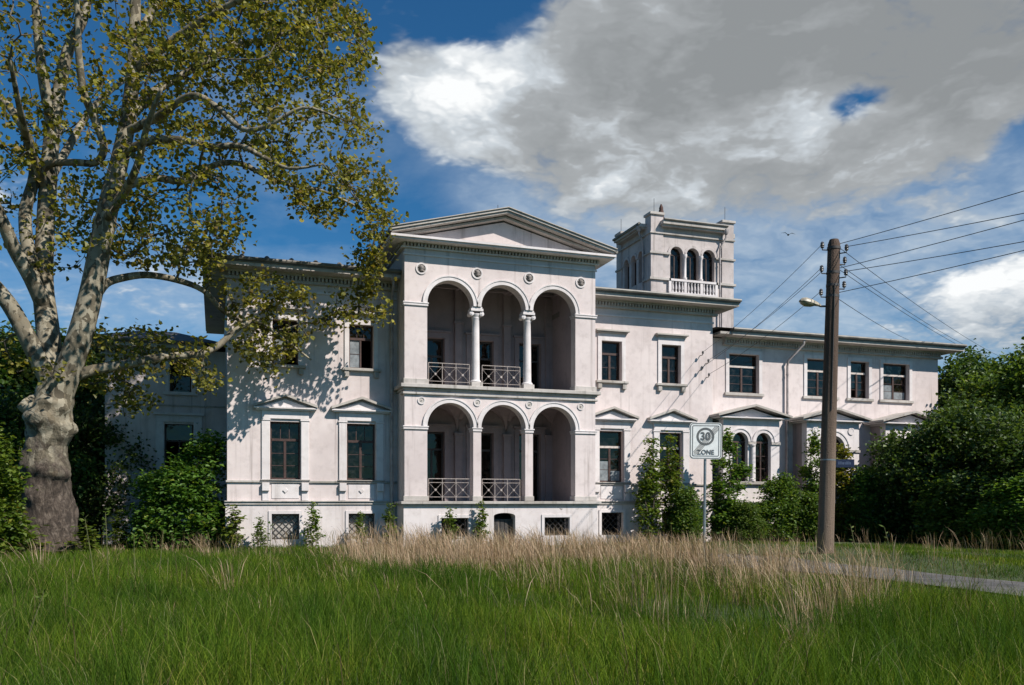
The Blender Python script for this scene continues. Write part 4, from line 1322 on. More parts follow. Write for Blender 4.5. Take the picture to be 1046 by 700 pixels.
def branch_mesh(mb, limbs, paths, nl=12, nb=5):
    for pts, rad in limbs: mb.tube(smooth_line(pts, rad)[0], smooth_line(pts, rad)[1], nl)
    for pts, rad in paths: mb.tube(list(pts), rad, nb if max(rad) > .02 else 3, cap=False)

def smooth_line(pts, rad, k=4):
    P_ = [Vector(p) for p in pts]; o = []; rr = []
    for i in range(len(P_) - 1):
        p0, p1, p2, p3 = P_[max(i - 1, 0)], P_[i], P_[i + 1], P_[min(i + 2, len(P_) - 1)]
        for j in range(k):
            t = j / k
            o.append(0.5 * ((2 * p1) + (p2 - p0) * t + (2 * p0 - 5 * p1 + 4 * p2 - p3) * t * t + (3 * p1 - p0 - 3 * p2 + p3) * t ** 3))
            rr.append(rad[i] * (1 - t) + rad[i + 1] * t)
    o.append(P_[-1]); rr.append(rad[-1])
    return o, rr

def foliage(paths, rng, per, spread, frac=0.35):
    """points along the outer part of each twig plus a loose cluster at its end"""
    out_ = []
    for pts, _ in paths:
        m = len(pts)
        k = max(1, int(per * rng.uniform(0.4, 1.6)))
        t = np.clip(1 - np.abs(rng.normal(size=k)) * frac, 0.05, 1) * (m - 1)
        i = np.minimum(t.astype(int), m - 2); f = (t - i)[:, None]
        q = pts[i] * (1 - f) + pts[i + 1] * f
        out_.append(q + rng.normal(size=(k, 3)) * spread * np.array([1, 1, .75]))
    return np.concatenate(out_)

def plant(name, label, cat, origin, limbs, paths, leaves, size, lmat, bmat, rng, trunk='trunk', crown='crown', group=None, up=.55, width=.8, nl=10, droop=.35, hide=False):
    """points are relative to the plant's own foot"""
    root = thing(name, label, cat, origin, group)
    mb = MB(); branch_mesh(mb, limbs, paths, nl)
    me = bpy.data.meshes.new(trunk); me.from_pydata(mb.v, [], mb.f)
    me.polygons.foreach_set('use_smooth', [True] * len(mb.f)); me.materials.append(bmat)
    o = bpy.data.objects.new(trunk, me); C.objects.link(o); o.parent = root; WORLD_ORG[o.name] = Vector(origin)
    V, Q = leaf_arrays(leaves, size, rng, up=up, width=width, droop=droop)
    o = bpy.data.objects.new(crown, np_mesh(crown, V, Q, None, lmat)); C.objects.link(o); o.parent = root
    return root

# --- the big plane tree on the left
prng = np.random.default_rng(11)
TT = 27.0
tx, ty = at(50, TT); tz = gz(tx, ty) - .05
T0 = Vector((tx, ty, tz))
def L(*pts): return [np.array(pt(x, y, t)) - np.array(T0) for x, y, t in pts]
k_ = 1.0
limbs = [
    (L((47, 562, 27), (47, 540, 27), (48, 515, 27), (48, 490, 27), (48, 474, 27), (47, 460, 27), (49, 444, 27), (51, 428, 27), (55, 408, 27), (61, 386, 27)), [.95, .80, .66, .60, .66, .60, .60, .64, .54, .52]),
    # right leader
    (L((60, 405, 27), (72, 372, 27), (84, 335, 27), (94, 295, 27.1), (103, 250, 27.2), (112, 205, 27.3), (122, 165, 27.5), (131, 120, 27.6), (136, 70, 27.8), (138, 15, 28), (140, -60, 28), (150, -150, 28.2)), [.42, .38, .36, .34, .33, .30, .27, .24, .20, .17, .12, .06]),
    # centre leader
    (L((58, 400, 27), (52, 365, 27.3), (48, 330, 27.6), (44, 290, 28), (46, 240, 28.3), (49, 190, 28.5), (54, 130, 28.8), (60, 95, 29), (70, 50, 29.2), (88, 10, 29.5), (95, -60, 29.8), (90, -140, 30)), [.40, .36, .34, .31, .28, .27, .24, .21, .18, .14, .09, .05]),
    (L((54, 130, 28.8), (45, 85, 28.6), (39, 40, 28.4), (34, -10, 28.2), (20, -90, 28)), [.20, .17, .14, .10, .05]),
    # left limbs
    (L((56, 398, 27), (42, 372, 26.8), (28, 345, 26.6), (10, 312, 26.4), (-20, 275, 26), (-60, 225, 25.6), (-110, 160, 25.2), (-150, 80, 25)), [.33, .29, .26, .24, .20, .17, .12, .05]),
    (L((46, 315, 27.7), (32, 285, 27.2), (15, 255, 26.8), (2, 225, 26.3), (-20, 180, 25.8), (-55, 110, 25.3), (-80, 20, 25)), [.26, .23, .21, .18, .15, .11, .05]),
    (L((38, 292, 27.6), (28, 250, 27.8), (26, 215, 28), (35, 180, 28.2), (30, 145, 28.3), (14, 115, 28.5), (-5, 95, 28.7), (-40, 60, 29), (-90, 10, 29.5)), [.22, .20, .19, .17, .15, .13, .10, .08, .04]),
    # link branch towards the right leader and up
    (L((35, 182, 28.2), (52, 168, 28), (75, 166, 27.8), (98, 166, 27.6), (106, 150, 27.3), (96, 120, 27), (85, 92, 26.6), (80, 50, 26.2), (78, 0, 26), (60, -70, 25.6)), [.12, .11, .11, .11, .12, .13, .12, .10, .08, .04]),
    # right: arching low limb
    (L((97, 305, 27.1), (108, 290, 27.5), (125, 284, 28), (150, 281, 28.6), (180, 286, 29.3), (208, 297, 29.9), (228, 318, 30.4), (252, 330, 30.9), (282, 338, 31.2), (310, 330, 31.4)), [.15, .13, .12, .11, .105, .095, .08, .06, .045, .03]),
    # right: low pale limb under it
    (L((66, 388, 27), (95, 378, 27.4), (130, 372, 27.9), (165, 365, 28.4), (200, 362, 28.9), (222, 354, 29.3), (240, 338, 29.7), (262, 328, 30.2), (288, 345, 30.6), (318, 368, 31)), [.20, .16, .14, .13, .12, .11, .095, .07, .05, .03]),
    # right: middle limbs
    (L((116, 195, 27.4), (135, 188, 27.6), (160, 182, 27.9), (185, 185, 28.2), (205, 176, 28.6), (225, 167, 29), (248, 168, 29.4), (272, 180, 29.8), (300, 190, 30.2), (326, 194, 30.5), (352, 205, 30.8), (378, 218, 31)), [.15, .13, .12, .11, .11, .10, .09, .075, .065, .05, .04, .025]),
    (L((124, 158, 27.5), (145, 147, 27.2), (170, 142, 26.9), (196, 145, 26.7), (220, 150, 26.5), (245, 149, 26.3), (268, 160, 26), (295, 172, 25.8), (330, 168, 25.6)), [.15, .125, .11, .10, .09, .085, .07, .05, .025]),
    (L((131, 122, 27.6), (146, 104, 27.9), (160, 92, 28.2), (185, 78, 28.6), (210, 62, 29), (240, 45, 29.5), (275, 40, 30), (310, 30, 30.4), (345, 38, 30.8), (366, 48, 31)), [.16, .17, .13, .11, .10, .085, .07, .055, .04, .025]),
    (L((128, 135, 27.6), (160, 120, 26.8), (195, 98, 26), (222, 110, 25.4), (248, 132, 24.9), (275, 128, 24.6), (310, 110, 24.4), (345, 120, 24.4)), [.14, .12, .105, .09, .075, .06, .045, .025]),
    (L((136, 72, 27.8), (165, 50, 27.3), (200, 25, 26.8), (235, 5, 26.2), (270, -15, 25.8), (310, -35, 25.5)), [.15, .13, .11, .09, .06, .03]),
    (L((137, 45, 27.9), (160, 5, 28.6), (190, -40, 29.4), (235, -80, 30.2), (290, -90, 30.8)), [.14, .12, .10, .07, .03]),
    (L((52, 415, 27), (38, 412, 26.8), (30, 416, 26.6), (22, 411, 26.5)), [.36, .30, .26, .20]),
    # forward limbs that fill the crown towards the road and the back
    (L((108, 225, 27.2), (125, 200, 25.8), (140, 170, 24.4), (150, 130, 23.2), (165, 90, 22.4)), [.14, .12, .10, .08, .04]),
    (L((50, 185, 28.5), (70, 150, 30), (95, 110, 31.5), (130, 80, 33), (170, 60, 34)), [.15, .13, .11, .08, .04]),
    (L((48, 195, 28.5), (30, 150, 27), (20, 110, 25.5), (10, 60, 24.2)), [.15, .12, .09, .05]),
]
def in_poly(p, poly):
    x, y = p; c = False; j = len(poly) - 1
    for i in range(len(poly)):
        xi, yi = poly[i]; xj, yj = poly[j]
        if (yi > y) != (yj > y) and x < (xj - xi) * (y - yi) / (yj - yi) + xi: c = not c
        j = i
    return c
def sample(poly, n, tfun):
    xs_ = [p[0] for p in poly]; ys_ = [p[1] for p in poly]; o = []
    while len(o) < n:
        x = prng.uniform(min(xs_), max(xs_)); y = prng.uniform(min(ys_), max(ys_))
        if in_poly((x, y), poly):
            t = tfun(x, y); q = np.array(pt(x, y, t))
            if q[0] > -.6 and q[1] > 32.3 and q[2] < 11.5: continue
            if q[0] > 5.0 and q[1] > 30.6 and q[2] < 12.8 and x > 396: continue
            if q[1] > 37.2 and q[2] < 8.5: continue
            o.append(q - np.array(T0))
    return o
crown_t = lambda x, y: np.clip(prng.normal(27.6 + .004 * (x - 60), 2.6), 21.5, 33.5)
att = []
# upper crown: big volume (also beyond the frame), right edge, drooping lower edges
att += sample([(-190, 60), (-150, -140), (0, -260), (180, -250), (320, -140), (372, -30), (376, 20), (386, 60), (368, 95), (300, 110), (150, 90), (0, 130), (-120, 170)], 800, crown_t)
att += sample([(200, 0), (330, -30), (374, 15), (384, 55), (370, 95), (384, 140), (398, 178), (392, 205), (350, 205), (270, 190), (205, 150)], 320, lambda x, y: np.clip(prng.normal(28.0 + .006 * (x - 60), 2.2), 23.5, 31.5))
att += sample([(150, 0), (200, 0), (205, 150), (260, 190), (240, 235), (160, 250), (125, 230), (130, 100)], 150, lambda x, y: np.clip(prng.normal(28, 2.0), 23.5, 32))
att += sample([(290, 185), (398, 178), (408, 215), (400, 248), (382, 262), (366, 240), (330, 232), (300, 222)], 50, lambda x, y: prng.uniform(29.0, 31.2))
att += sample([(-140, 170), (0, 130), (120, 100), (125, 200), (90, 260), (60, 300), (10, 260), (-60, 270)], 150, lambda x, y: np.clip(prng.normal(28.0, 2.4), 23, 33))
att += sample([(70, 250), (140, 225), (200, 245), (240, 225), (262, 205), (250, 240), (215, 285), (150, 270), (120, 270)], 75, lambda x, y: prng.uniform(26.5, 30.5))
att += sample([(212, 255), (245, 268), (280, 285), (330, 300), (352, 320), (340, 345), (300, 352), (262, 342), (225, 320), (208, 290)], 54, lambda x, y: prng.uniform(29.6, 31.4))
att += sample([(340, 300), (350, 282), (385, 292), (400, 312), (394, 330), (368, 330), (350, 345)], 26, lambda x, y: prng.uniform(30.6, 31.6))
att += sample([(225, 345), (300, 350), (322, 375), (306, 372), (292, 362), (282, 385), (255, 372), (246, 392), (232, 362)], 24, lambda x, y: prng.uniform(29.8, 31.3))
att += sample([(360, 258), (392, 250), (396, 276), (380, 286), (364, 276)], 18, lambda x, y: prng.uniform(30.4, 31.2))
att += sample([(66, 345), (110, 332), (150, 335), (205, 345), (238, 362), (232, 400), (180, 398), (150, 418), (110, 405), (76, 385)], 85, lambda x, y: prng.uniform(27.5, 31.5))
att += sample([(110, 400), (160, 395), (140, 432), (118, 425)], 12, lambda x, y: prng.uniform(28.5, 31.0))
att += sample([(-40, 330), (20, 355), (62, 372), (60, 392), (10, 380), (-50, 372)], 22, lambda x, y: prng.uniform(25.5, 27.5))
paths = grow(limbs, np.array(att), prng, step=.42, wob=.13, tip_r=.009, maxr=.10, bias=0.6, up=.05)
# gnarled old trunk: root flare, swellings and burls worked into one surface
from mathutils import noise as mnoise
def gnarled(pts, rad, n=40):
    P_, rr = smooth_line(pts, rad, 9)
    lumps = []
    lrg = np.random.default_rng(5)
    for zc_, k, amp in ((2.75, 7, .11), (2.45, 5, .10), (4.15, 7, .15), (3.75, 5, .10), (4.75, 4, .16), (1.5, 5, .08), (.9, 5, .10)):
        for q in range(k): lumps.append((lrg.uniform(0, 6.283), zc_ + lrg.normal() * .14, amp * lrg.uniform(.5, 1.2), lrg.uniform(.35, .60), lrg.uniform(.14, .28)))
    V = []; F = []
    for i, p in enumerate(P_):
        for k in range(n):
            a = 2 * math.pi * k / n
            d = Vector((math.cos(a), math.sin(a), 0))
            q = p + d * rr[i]
            w = Vector((q.x, q.y, q.z * .7))
            f = 1 + .13 * mnoise.noise(w * 1.7) + .09 * mnoise.noise(w * 4.3) + .045 * mnoise.noise(w * 10)
            f += .10 * math.exp(-max(p.z, 0) / .5) * math.sin(7 * a + .7) * (p.z < 2)
            add = 0
            for la, lz, am, wa, wz in lumps:
                da = (a - la + math.pi) % (2 * math.pi) - math.pi
                add += am * math.exp(-(da / wa) ** 2 - ((p.z - lz) / wz) ** 2)
            V.append(p + d * (rr[i] * f + min(add, .20)))
    for i in range(len(P_) - 1):
        for k in range(n):
            a = i * n + k; b = i * n + (k + 1) % n; F.append((a, b, b + n, a + n))
    return V, F
bl = []
for a in np.linspace(0, 2 * np.pi, 8)[:-1] + .3:
    d = np.array([math.cos(a), math.sin(a), 0])
    bl.append(([d * .28 + np.array([0, 0, 1.3]), d * .60 + np.array([0, 0, .45]), d * .92 + np.array([0, 0, .02]), d * 1.25 + np.array([0, 0, -.25])], [.18, .28, .24, .12]))
plane = thing('plane_tree', 'huge old plane tree with pale mottled bark and a swollen trunk at the left', 'tree', T0)
tw = MB(); branch_mesh(tw, [], paths, 16, 5)
me = bpy.data.meshes.new('twigs'); me.from_pydata(tw.v, [], tw.f)
me.polygons.foreach_set('use_smooth', [True] * len(tw.f)); me.materials.append(M_TWIG)
o = bpy.data.objects.new('twigs', me); C.objects.link(o); o.parent = plane
mb = MB(); branch_mesh(mb, limbs[1:] + bl, [], 16, 5)
mb.add(*gnarled(*limbs[0]), True)
me = bpy.data.meshes.new('trunk'); me.from_pydata([tuple(v) for v in mb.v], [], mb.f)
me.polygons.foreach_set('use_smooth', [True] * len(mb.f)); me.materials.append(M_BARKP)
o = bpy.data.objects.new('trunk', me); C.objects.link(o); o.parent = plane
lv = foliage(paths, prng, 21, .20, .45)
V, Q = leaf_arrays(lv, .150, prng, up=.35, width=1.0, droop=.5)
o = bpy.data.objects.new('crown', np_mesh('crown', V, Q, None, M_LPLANE)); C.objects.link(o); o.parent = plane

# --- generic growers
def blob_points(blobs_, n, rng, shell=0.55):
    w = np.array([b[3] * b[4] * b[5] for b in blobs_]) ** .75; w /= w.sum()
    o = []
    for b, k in zip(blobs_, rng.multinomial(n, w)):
        d = rng.normal(size=(k, 3)); d /= np.linalg.norm(d, axis=1)[:, None]
        r = rng.uniform(shell ** 3, 1, k) ** (1 / 3) * rng.uniform(.88, 1.1, k)
        o.append(np.array(b[:3]) + d * r[:, None] * np.array(b[3:6]))
    o = np.concatenate(o)
    o[:, 2] = np.maximum(o[:, 2], .12)
    return o

def make_shrub(name, label, cat, origin, blobs_, stems, natt, per, size, lmat, seed, spread=.16, bmat=None, up=.6, tr=.035, group=None, shell=.45, width=.75, crown='crown', trunk='trunk', droop=.35, frac=.35):
    rg = np.random.default_rng(seed)
    limbs_ = []
    for s in stems:
        top = np.array(s[3:6]) if len(s) > 3 else None
        b = np.array(s[:3]) if len(s) > 3 else np.array([0, 0, 0])
        t = np.array(s[:3]) if len(s) == 3 else top
        mid = (b + t) / 2 + rg.normal(size=3) * .06 * np.linalg.norm(t - b)
        limbs_.append(([b - np.array([0, 0, .1]), b * .67 + mid * .33 + 0, mid, t], [tr, tr * .9, tr * .7, tr * .3]))
    att_ = blob_points(blobs_, natt, rg, shell)
    ps = grow(limbs_, att_, rg, step=.3, wob=.12, tip_r=.004, maxr=tr * .6, up=.08)
    lv_ = foliage(ps, rg, per, spread, frac)
    lv_[:, 2] = np.maximum(lv_[:, 2], .05)
    return plant(name, label, cat, origin, limbs_, ps, lv_, size, lmat, bmat or M_BARK, rg, trunk, crown, group, up, width, 8, droop)

def make_tree(name, label, origin, h, w, seed, natt, per, size, lmat, low=.12, group=None, lobes=9, spread=.3, trunk_r=.18, bmat=None):
    rg = np.random.default_rng(seed)
    bl_ = []
    for k in range(lobes):
        a = k * 2.4 + rg.uniform(-.4, .4); f = (k + .5) / lobes
        z = h * (low + .12 + (.80 - low) * f)
        rad = w * .5 * (0.62 if f < .75 else .38) * (1 - .3 * abs(f - .4))
        s = w * rg.uniform(.22, .33)
        bl_.append((rad * math.cos(a), rad * math.sin(a), z, s, s, s * rg.uniform(.65, .95)))
    bl_.append((0, 0, h * .86, w * .22, w * .22, h * .14))
    limbs_ = [([(0, 0, -.2), (.05, .02, h * .2), (-.05, .1, h * .45), (.06, -.04, h * .7), (0, 0, h * .9)], [trunk_r, trunk_r * .85, trunk_r * .65, trunk_r * .4, trunk_r * .12])]
    for b in bl_[:-1]:
        z0 = max(h * .1, b[2] * .55)
        limbs_.append(([(0, 0, z0), (b[0] * .4, b[1] * .4, z0 + (b[2] - z0) * .55), (b[0] * .85, b[1] * .85, b[2])], [trunk_r * .45, trunk_r * .32, trunk_r * .12]))
    ps = grow(limbs_, blob_points(bl_, natt, rg, .5), rg, step=.5, wob=.12, tip_r=.006, maxr=trunk_r * .3, up=.06)
    lv_ = foliage(ps, rg, per, spread, .4)
    return plant(name, label, 'tree', origin, limbs_, ps, lv_, size, lmat, bmat or M_BARK, rg, group=group, nl=8)
def foot(px, t, dz=0.0):
    x, y = at(px, t); return (x, y, gz(x, y) + dz)
def foot_y(px, Y, dz=0.0):
    x, t = on_plane(px, Y); return (x, Y, gz(x, Y) + dz)

# --- trees at the right edge
GR = 'dark broadleaf trees at the right edge'
TA = make_tree('broadleaf_tree', 'tall sunlit green tree at the right picture edge, reaching highest there', foot(1062, 40), 8.6, 7.4, 21, 620, 40, .21, M_LMAPLE, low=.05, group=GR, spread=.34)
TB = make_tree('broadleaf_tree', 'dark rounded tree rising just right of the far wing of the house', foot(985, 47), 9.6, 6.8, 22, 520, 38, .22, M_LDARK, low=.05, group=GR, spread=.34)
TC_ = make_tree('broadleaf_tree', 'broad shaded tree in front of the right end of the house', foot(985, 36.5), 5.6, 6.2, 23, 560, 40, .17, M_LDARK, low=.02, group=GR, spread=.30)
dup(TB, 'dark tree behind the tallest one at the right edge', foot(1040, 50), 1.9, .98, GR)
dup(TC_, 'low bushy dark tree at the right edge beside the grass verge', foot(1052, 33.5), 2.2, (.95, .95, .82), GR)
dup(TA, 'spreading green tree beyond the right end of the wing', foot(1095, 46), 1.1, 1.1, GR)
dup(TB, 'far dark tree outside the right edge closing the view', foot(1150, 42), .7, 1.0, GR)
dup(TC_, 'dark leafy thicket tree standing close to the third gabled bay', foot(938, 37.5), 4.1, (.66, .66, .80), GR)
# --- trees behind the plane tree
GL = 'dark trees behind the plane tree'
dup(TB, 'dark tree seen between the plane trunk and the left wing', foot(84, 42), 2.6, (1.0, 1.0, .98), GL)
dup(TC_, 'bushy dark tree low behind the plane trunk', foot(88, 35.5), .4, (.85, .85, .95), GL)
dup(TB, 'tall dark tree to the left behind the plane tree', foot(18, 40), .9, (1.05, 1.05, 1.0), GL)
dup(TC_, 'low dark tree left behind the plane trunk at the frame edge', foot(8, 33), 5.2, (.9, .9, 1.0), GL)
dup(TA, 'green tree outside the left edge behind the plane tree', foot(-70, 38), 3.3, 1.05, GL)
dup(TC_, 'dark understorey tree outside the left edge', foot(-60, 31), 1.5, 1.0, GL)

# --- shrubs and saplings along the house
GS = 'shrubs and saplings along the house wall'
make_shrub('maple_shrub', 'large shaded maple shrub in front of the recessed left wing', 'shrub', foot(190, 31.6), [(0, 0, 1.0, 1.75, 1.1, 1.0), (-.2, 0, 2.2, 1.35, .9, .8), (.5, .1, 3.1, 1.0, .7, .6), (.75, 0, 3.8, .55, .5, .45), (-1.2, 0, .6, .7, .7, .6)],
           [(0, 0, 0, .6, 0, 3.8), (-.2, 0, 0, -.9, 0, 2.2), (.2, .1, 0, .2, .1, 3.0), (0, -.1, 0, 1.2, -.2, 1.6), (-.3, 0, 0, -1.3, -.2, 1.0)], 330, 34, .17, M_LMAPLE, 31, spread=.20, up=1.3, group=GS)
make_shrub('maple_shrub', 'bright green maple shrub at the left edge in front of the plane trunk', 'shrub', foot(2, 24.5), [(-.3, 0, .9, 1.0, .9, .9), (-.5, 0, 2.2, .95, .8, .9), (.35, -.1, .5, .55, .5, .5), (-.4, 0, 3.3, .7, .6, .6)],
           [(-.3, 0, 0, -.5, 0, 3.2), (-.1, 0, 0, .2, 0, 1.2), (-.5, 0, 0, -1.1, 0, 2.0)], 230, 32, .15, M_LYOUNG, 32, spread=.17, up=1.2, group=GS)
SAP = make_shrub('maple_sapling', 'slender maple sapling against the wall right of the portico, first from the left', 'sapling', foot_y(664, 31.9), [(0, 0, .8, .55, .4, .7), (0, 0, 1.9, .62, .4, .8), (.05, 0, 3.0, .50, .35, .75), (.05, 0, 3.85, .22, .2, .45)],
           [(0, 0, 0, .05, 0, 4.15), (-.1, 0, 0, -.35, 0, 2.2), (.1, 0, 0, .4, 0, 2.6)], 150, 15, .15, M_LYOUNG, 33, spread=.13, up=1.4, tr=.03, group=GS, shell=.2)
dup(SAP, 'taller yellowish maple sapling covering the left side of the ground floor window beside the sign', foot_y(686, 32.0), 2.2, (.92, .92, 1.04), GS)
SAP2 = make_shrub('maple_sapling', 'dense maple sapling right behind the zone sign at the first gabled bay', 'sapling', foot_y(741, 31.4), [(0, 0, .9, .85, .6, .8), (0, 0, 2.0, .72, .5, .9), (.05, 0, 3.3, .55, .4, .8), (0, 0, 4.2, .25, .2, .5), (.7, 0, 3.0, .4, .3, .3)],
           [(0, 0, 0, .05, 0, 4.5), (-.2, 0, 0, -.5, 0, 2.3), (.1, 0, 0, .8, 0, 3.0)], 190, 24, .16, M_LMAPLE, 34, spread=.14, up=1.3, tr=.035, group=GS, shell=.25)
dup(SAP2, 'tall maple sapling half hidden behind the wooden pole', foot_y(833, 31.6), 1.7, (.82, .9, 1.02), GS)
YEL = make_shrub('maple_sapling', 'yellowing maple sapling just right of the wooden pole', 'sapling', foot_y(862, 31.3), [(0, 0, .9, .75, .5, .9), (0, 0, 2.1, .62, .45, .9), (0, 0, 3.1, .4, .3, .7), (0, 0, 3.8, .2, .2, .4)],
           [(0, 0, 0, 0, 0, 4.0), (-.2, 0, 0, -.4, 0, 2.3), (.1, 0, 0, .5, 0, 2.2)], 140, 24, .16, M_LYELLOW, 35, spread=.13, up=1.3, group=GS, shell=.25)
BUSH = make_shrub('round_bush', 'dark rounded bush under the twin arched window', 'bush', foot_y(794, 31.2), [(0, 0, .8, 1.15, .8, .9), (.15, 0, 1.7, .95, .7, .75), (.2, 0, 2.3, .6, .5, .55)],
                  [(0, 0, 0, .2, 0, 2.4), (-.2, 0, 0, -.7, 0, 1.5), (.2, 0, 0, .9, 0, 1.5), (0, -.2, 0, .1, -.5, 1.4)], 290, 40, .115, M_LMAPLE, 36, spread=.17, up=.8, group=GS)
dup(BUSH, 'low dark bush between the sapling pair and the sign pole', foot_y(702, 31.3), 1.2, (.80, .8, .80), GS)
dup(BUSH, 'small light green bush left of the rounded bush under the twin arched window', foot_y(765, 30.6), 2.9, (.62, .62, .62), GS)
dup(BUSH, 'dark bush behind the foot of the wooden pole', foot_y(826, 31.0), 4.4, (.85, .8, .72), GS)
dup(BUSH, 'dark bush between the second and third gabled bays', foot_y(886, 31.0), 3.6, (1.05, .9, 1.12), GS)
dup(SAP2, 'leafy sapling against the third gabled bay', foot_y(915, 31.4), 3.0, (1.2, 1.0, 1.0), GS)
dup(BUSH, 'wide dark bush at the foot of the third gabled bay', foot_y(935, 30.6), .5, (1.35, 1.0, 1.1), GS)
dup(BUSH, 'dark bush low under the shaded trees at the right edge', foot(985, 33.5), 2.0, (1.5, 1.1, .95), GS)
dup(BUSH, 'dark bush at the extreme right edge of the picture', foot(1040, 31.0), 5.0, (1.5, 1.1, .9), GS)
# weeds at the plinth
WEED = make_shrub('sycamore_seedling', 'leafy seedling in front of the plinth between the two lattice cellar windows', 'weed', foot_y(320, 32.2), [(0, 0, .5, .32, .25, .45), (0, 0, 1.15, .22, .2, .35), (-.02, 0, 1.55, .10, .1, .2)],
                  [(0, 0, 0, 0, 0, 1.7), (-.05, 0, 0, -.15, 0, .9), (.05, 0, 0, .2, 0, .8)], 60, 9, .13, M_LYOUNG, 41, spread=.08, up=1.4, tr=.014, group=GS, shell=.2, bmat=M_STEM)
dup(WEED, 'bushy seedling at the left corner of the main block', foot_y(238, 32.4), 1.2, (1.5, 1.3, .95), GS)
dup(WEED, 'small sparse seedling left of the first lattice cellar window', foot_y(265, 32.2), 2.6, (.8, .8, .68), GS)
dup(WEED, 'seedling growing by the downpipe at the portico corner', foot_y(398, 31.6), 4.0, (.9, .9, .98), GS)
dup(WEED, 'bright seedling on the portico plinth beside the cellar door', foot_y(492, 31.2), .3, (.85, .85, .98), GS)
dup(WEED, 'yellowish seedling in front of the left portico cellar window', foot_y(460, 31.0), 5.1, (.9, .9, .85), GS)
dup(WEED, 'low seedling in the shade beside the lattice window near the portico', foot_y(368, 32.2), 3.3, (.75, .75, .8), GS)
dup(WEED, 'weedy seedling at the foot of the left wing', foot(122, 31), 3.9, (1.2, 1.2, .85), GS)
dup(WEED, 'seedling at the foot of the plane trunk', foot(88, 26.4), 2.1, (1.3, 1.3, .55), GS)
dup(WEED, 'leafy weed between the plane trunk and the maple shrub', foot(28, 25.4), 4.9, (1.6, 1.6, .6), GS)
# ------------------------------------------------------------------ utility pole and what hangs on it
ppx, ppy = at(843, 26.0); pz = gz(ppx, ppy)
pole = thing('utility_pole', 'tall weathered brown utility pole on the grass verge, carrying the overhead wires', 'pole', (ppx, ppy, pz))
PH = EYE + (HY - 245) * 26.0 / FPX - pz
vdir = Vector((-ppx, -ppy, 0)).normalized()          # towards the viewpoint
rt = Vector((CS, -SN, 0))                              # rightwards along the road side
# the pole leans a hair to the right at the top
lean = rt * (9.0 / FPX * 26.0)
def pp(f): return Vector((ppx, ppy, pz)) + lean * f + Vector((0, 0, PH * f))
mb = MB()
mb.tube([pp(-.05), pp(0), pp(.04), pp(.3), pp(.6), pp(.985), pp(1.0)], [.255, .245, .238, .222, .205, .178, .13], 28)
mb.build('pole_shaft', M_POLE, pole)
def zfrac(y): return (EYE + (HY - y) * 26.0 / FPX - pz) / PH
def insulator(side, y, fwd=0.0):
    f = zfrac(y); c = pp(f); r = .19
    d = (rt * side + vdir * fwd).normalized()
    e = c + d * (r + .18)
    mb = MB(); mb.tube([c + d * .1, e, e + Vector((0, 0, .10))], .018, 6)
    b = mb.build('insulator_bracket', M_IRON, pole)
    mb = MB(); mb.lathe([(.035, 0), (.058, .03), (.046, .06), (.065, .085), (.046, .125), (.054, .155), (.025, .19)], e + Vector((0, 0, .05)), 10)
    mb.build('insulator', M_CERAMIC, b)
    return e + Vector((0, 0, .17))
IL = [insulator(-1, 256, .2), insulator(-1, 280, .2), insulator(-1, 304, .2)]
IR = [insulator(1, 260, .6), insulator(1, 270, -.2), insulator(1, 285, .6), insulator(1, 295, -.2)]
mb = MB()
for y in (254, 279, 303, 292):
    f = zfrac(y); mb.tube([pp(f - .004), pp(f + .004)], [.196, .196], 20)
mb.build('steel_band', M_IRON, pole)
mb = MB(); c0 = pp(zfrac(330))
a0 = vdir * .22 + rt * .06
mb.tube([pp(zfrac(292)) + a0 * .95, pp(zfrac(330)) + a0 * 1.02, pp(zfrac(420)) + a0 * 1.08], .012, 5)
mb.build('cable', M_WIRE, pole)

# street lamp head on its short arm
lc = pp(zfrac(313))
lamp = thing('street_lamp', 'beige street lamp head on a short arm at the left of the wooden pole', 'lamp', lc - rt * .2)
mb = MB(); mb.tube([lc - rt * .15, lc - rt * .34 + Vector((0, 0, .0)), lc - rt * .40 + Vector((0, 0, .02))], .03, 8); mb.build('lamp_arm', M_IRON, lamp)
up_ = Vector((0, 0, 1)); ax = (-rt * .97 + vdir * .25 + up_ * .20).normalized(); sd = ax.cross(up_).normalized(); un = sd.cross(ax)
def shell(zs, prof, m, nm):
    V = []; F = []; n = 10
    for u, w, h in prof:
        c = lc - rt * .36 + ax * u
        for k in range(n):
            a = math.pi * k / (n - 1)
            V.append(c + sd * (w * math.cos(a)) + un * (zs * h * math.sin(a)))
    for i in range(len(prof) - 1):
        for k in range(n - 1):
            a = i * n + k; F.append((a, a + 1, a + n + 1, a + n))
        F.append((i * n, (i + 1) * n, (i + 1) * n + n - 1, i * n + n - 1))
    F.append(tuple(range(n))); F.append(tuple(range((len(prof) - 1) * n, len(prof) * n)))
    mb = MB(); mb.add(V, F, True); return mb.build(nm, m, lamp)
shell(1, [(0, .05, .06), (.12, .09, .10), (.3, .13, .14), (.5, .15, .15), (.62, .13, .11), (.68, .06, .04)], M_LAMP, 'lamp_housing')
shell(-1, [(.18, .08, .03), (.3, .12, .09), (.48, .14, .12), (.60, .12, .08), (.66, .06, .02)], M_LAMPG, 'lamp_cover')

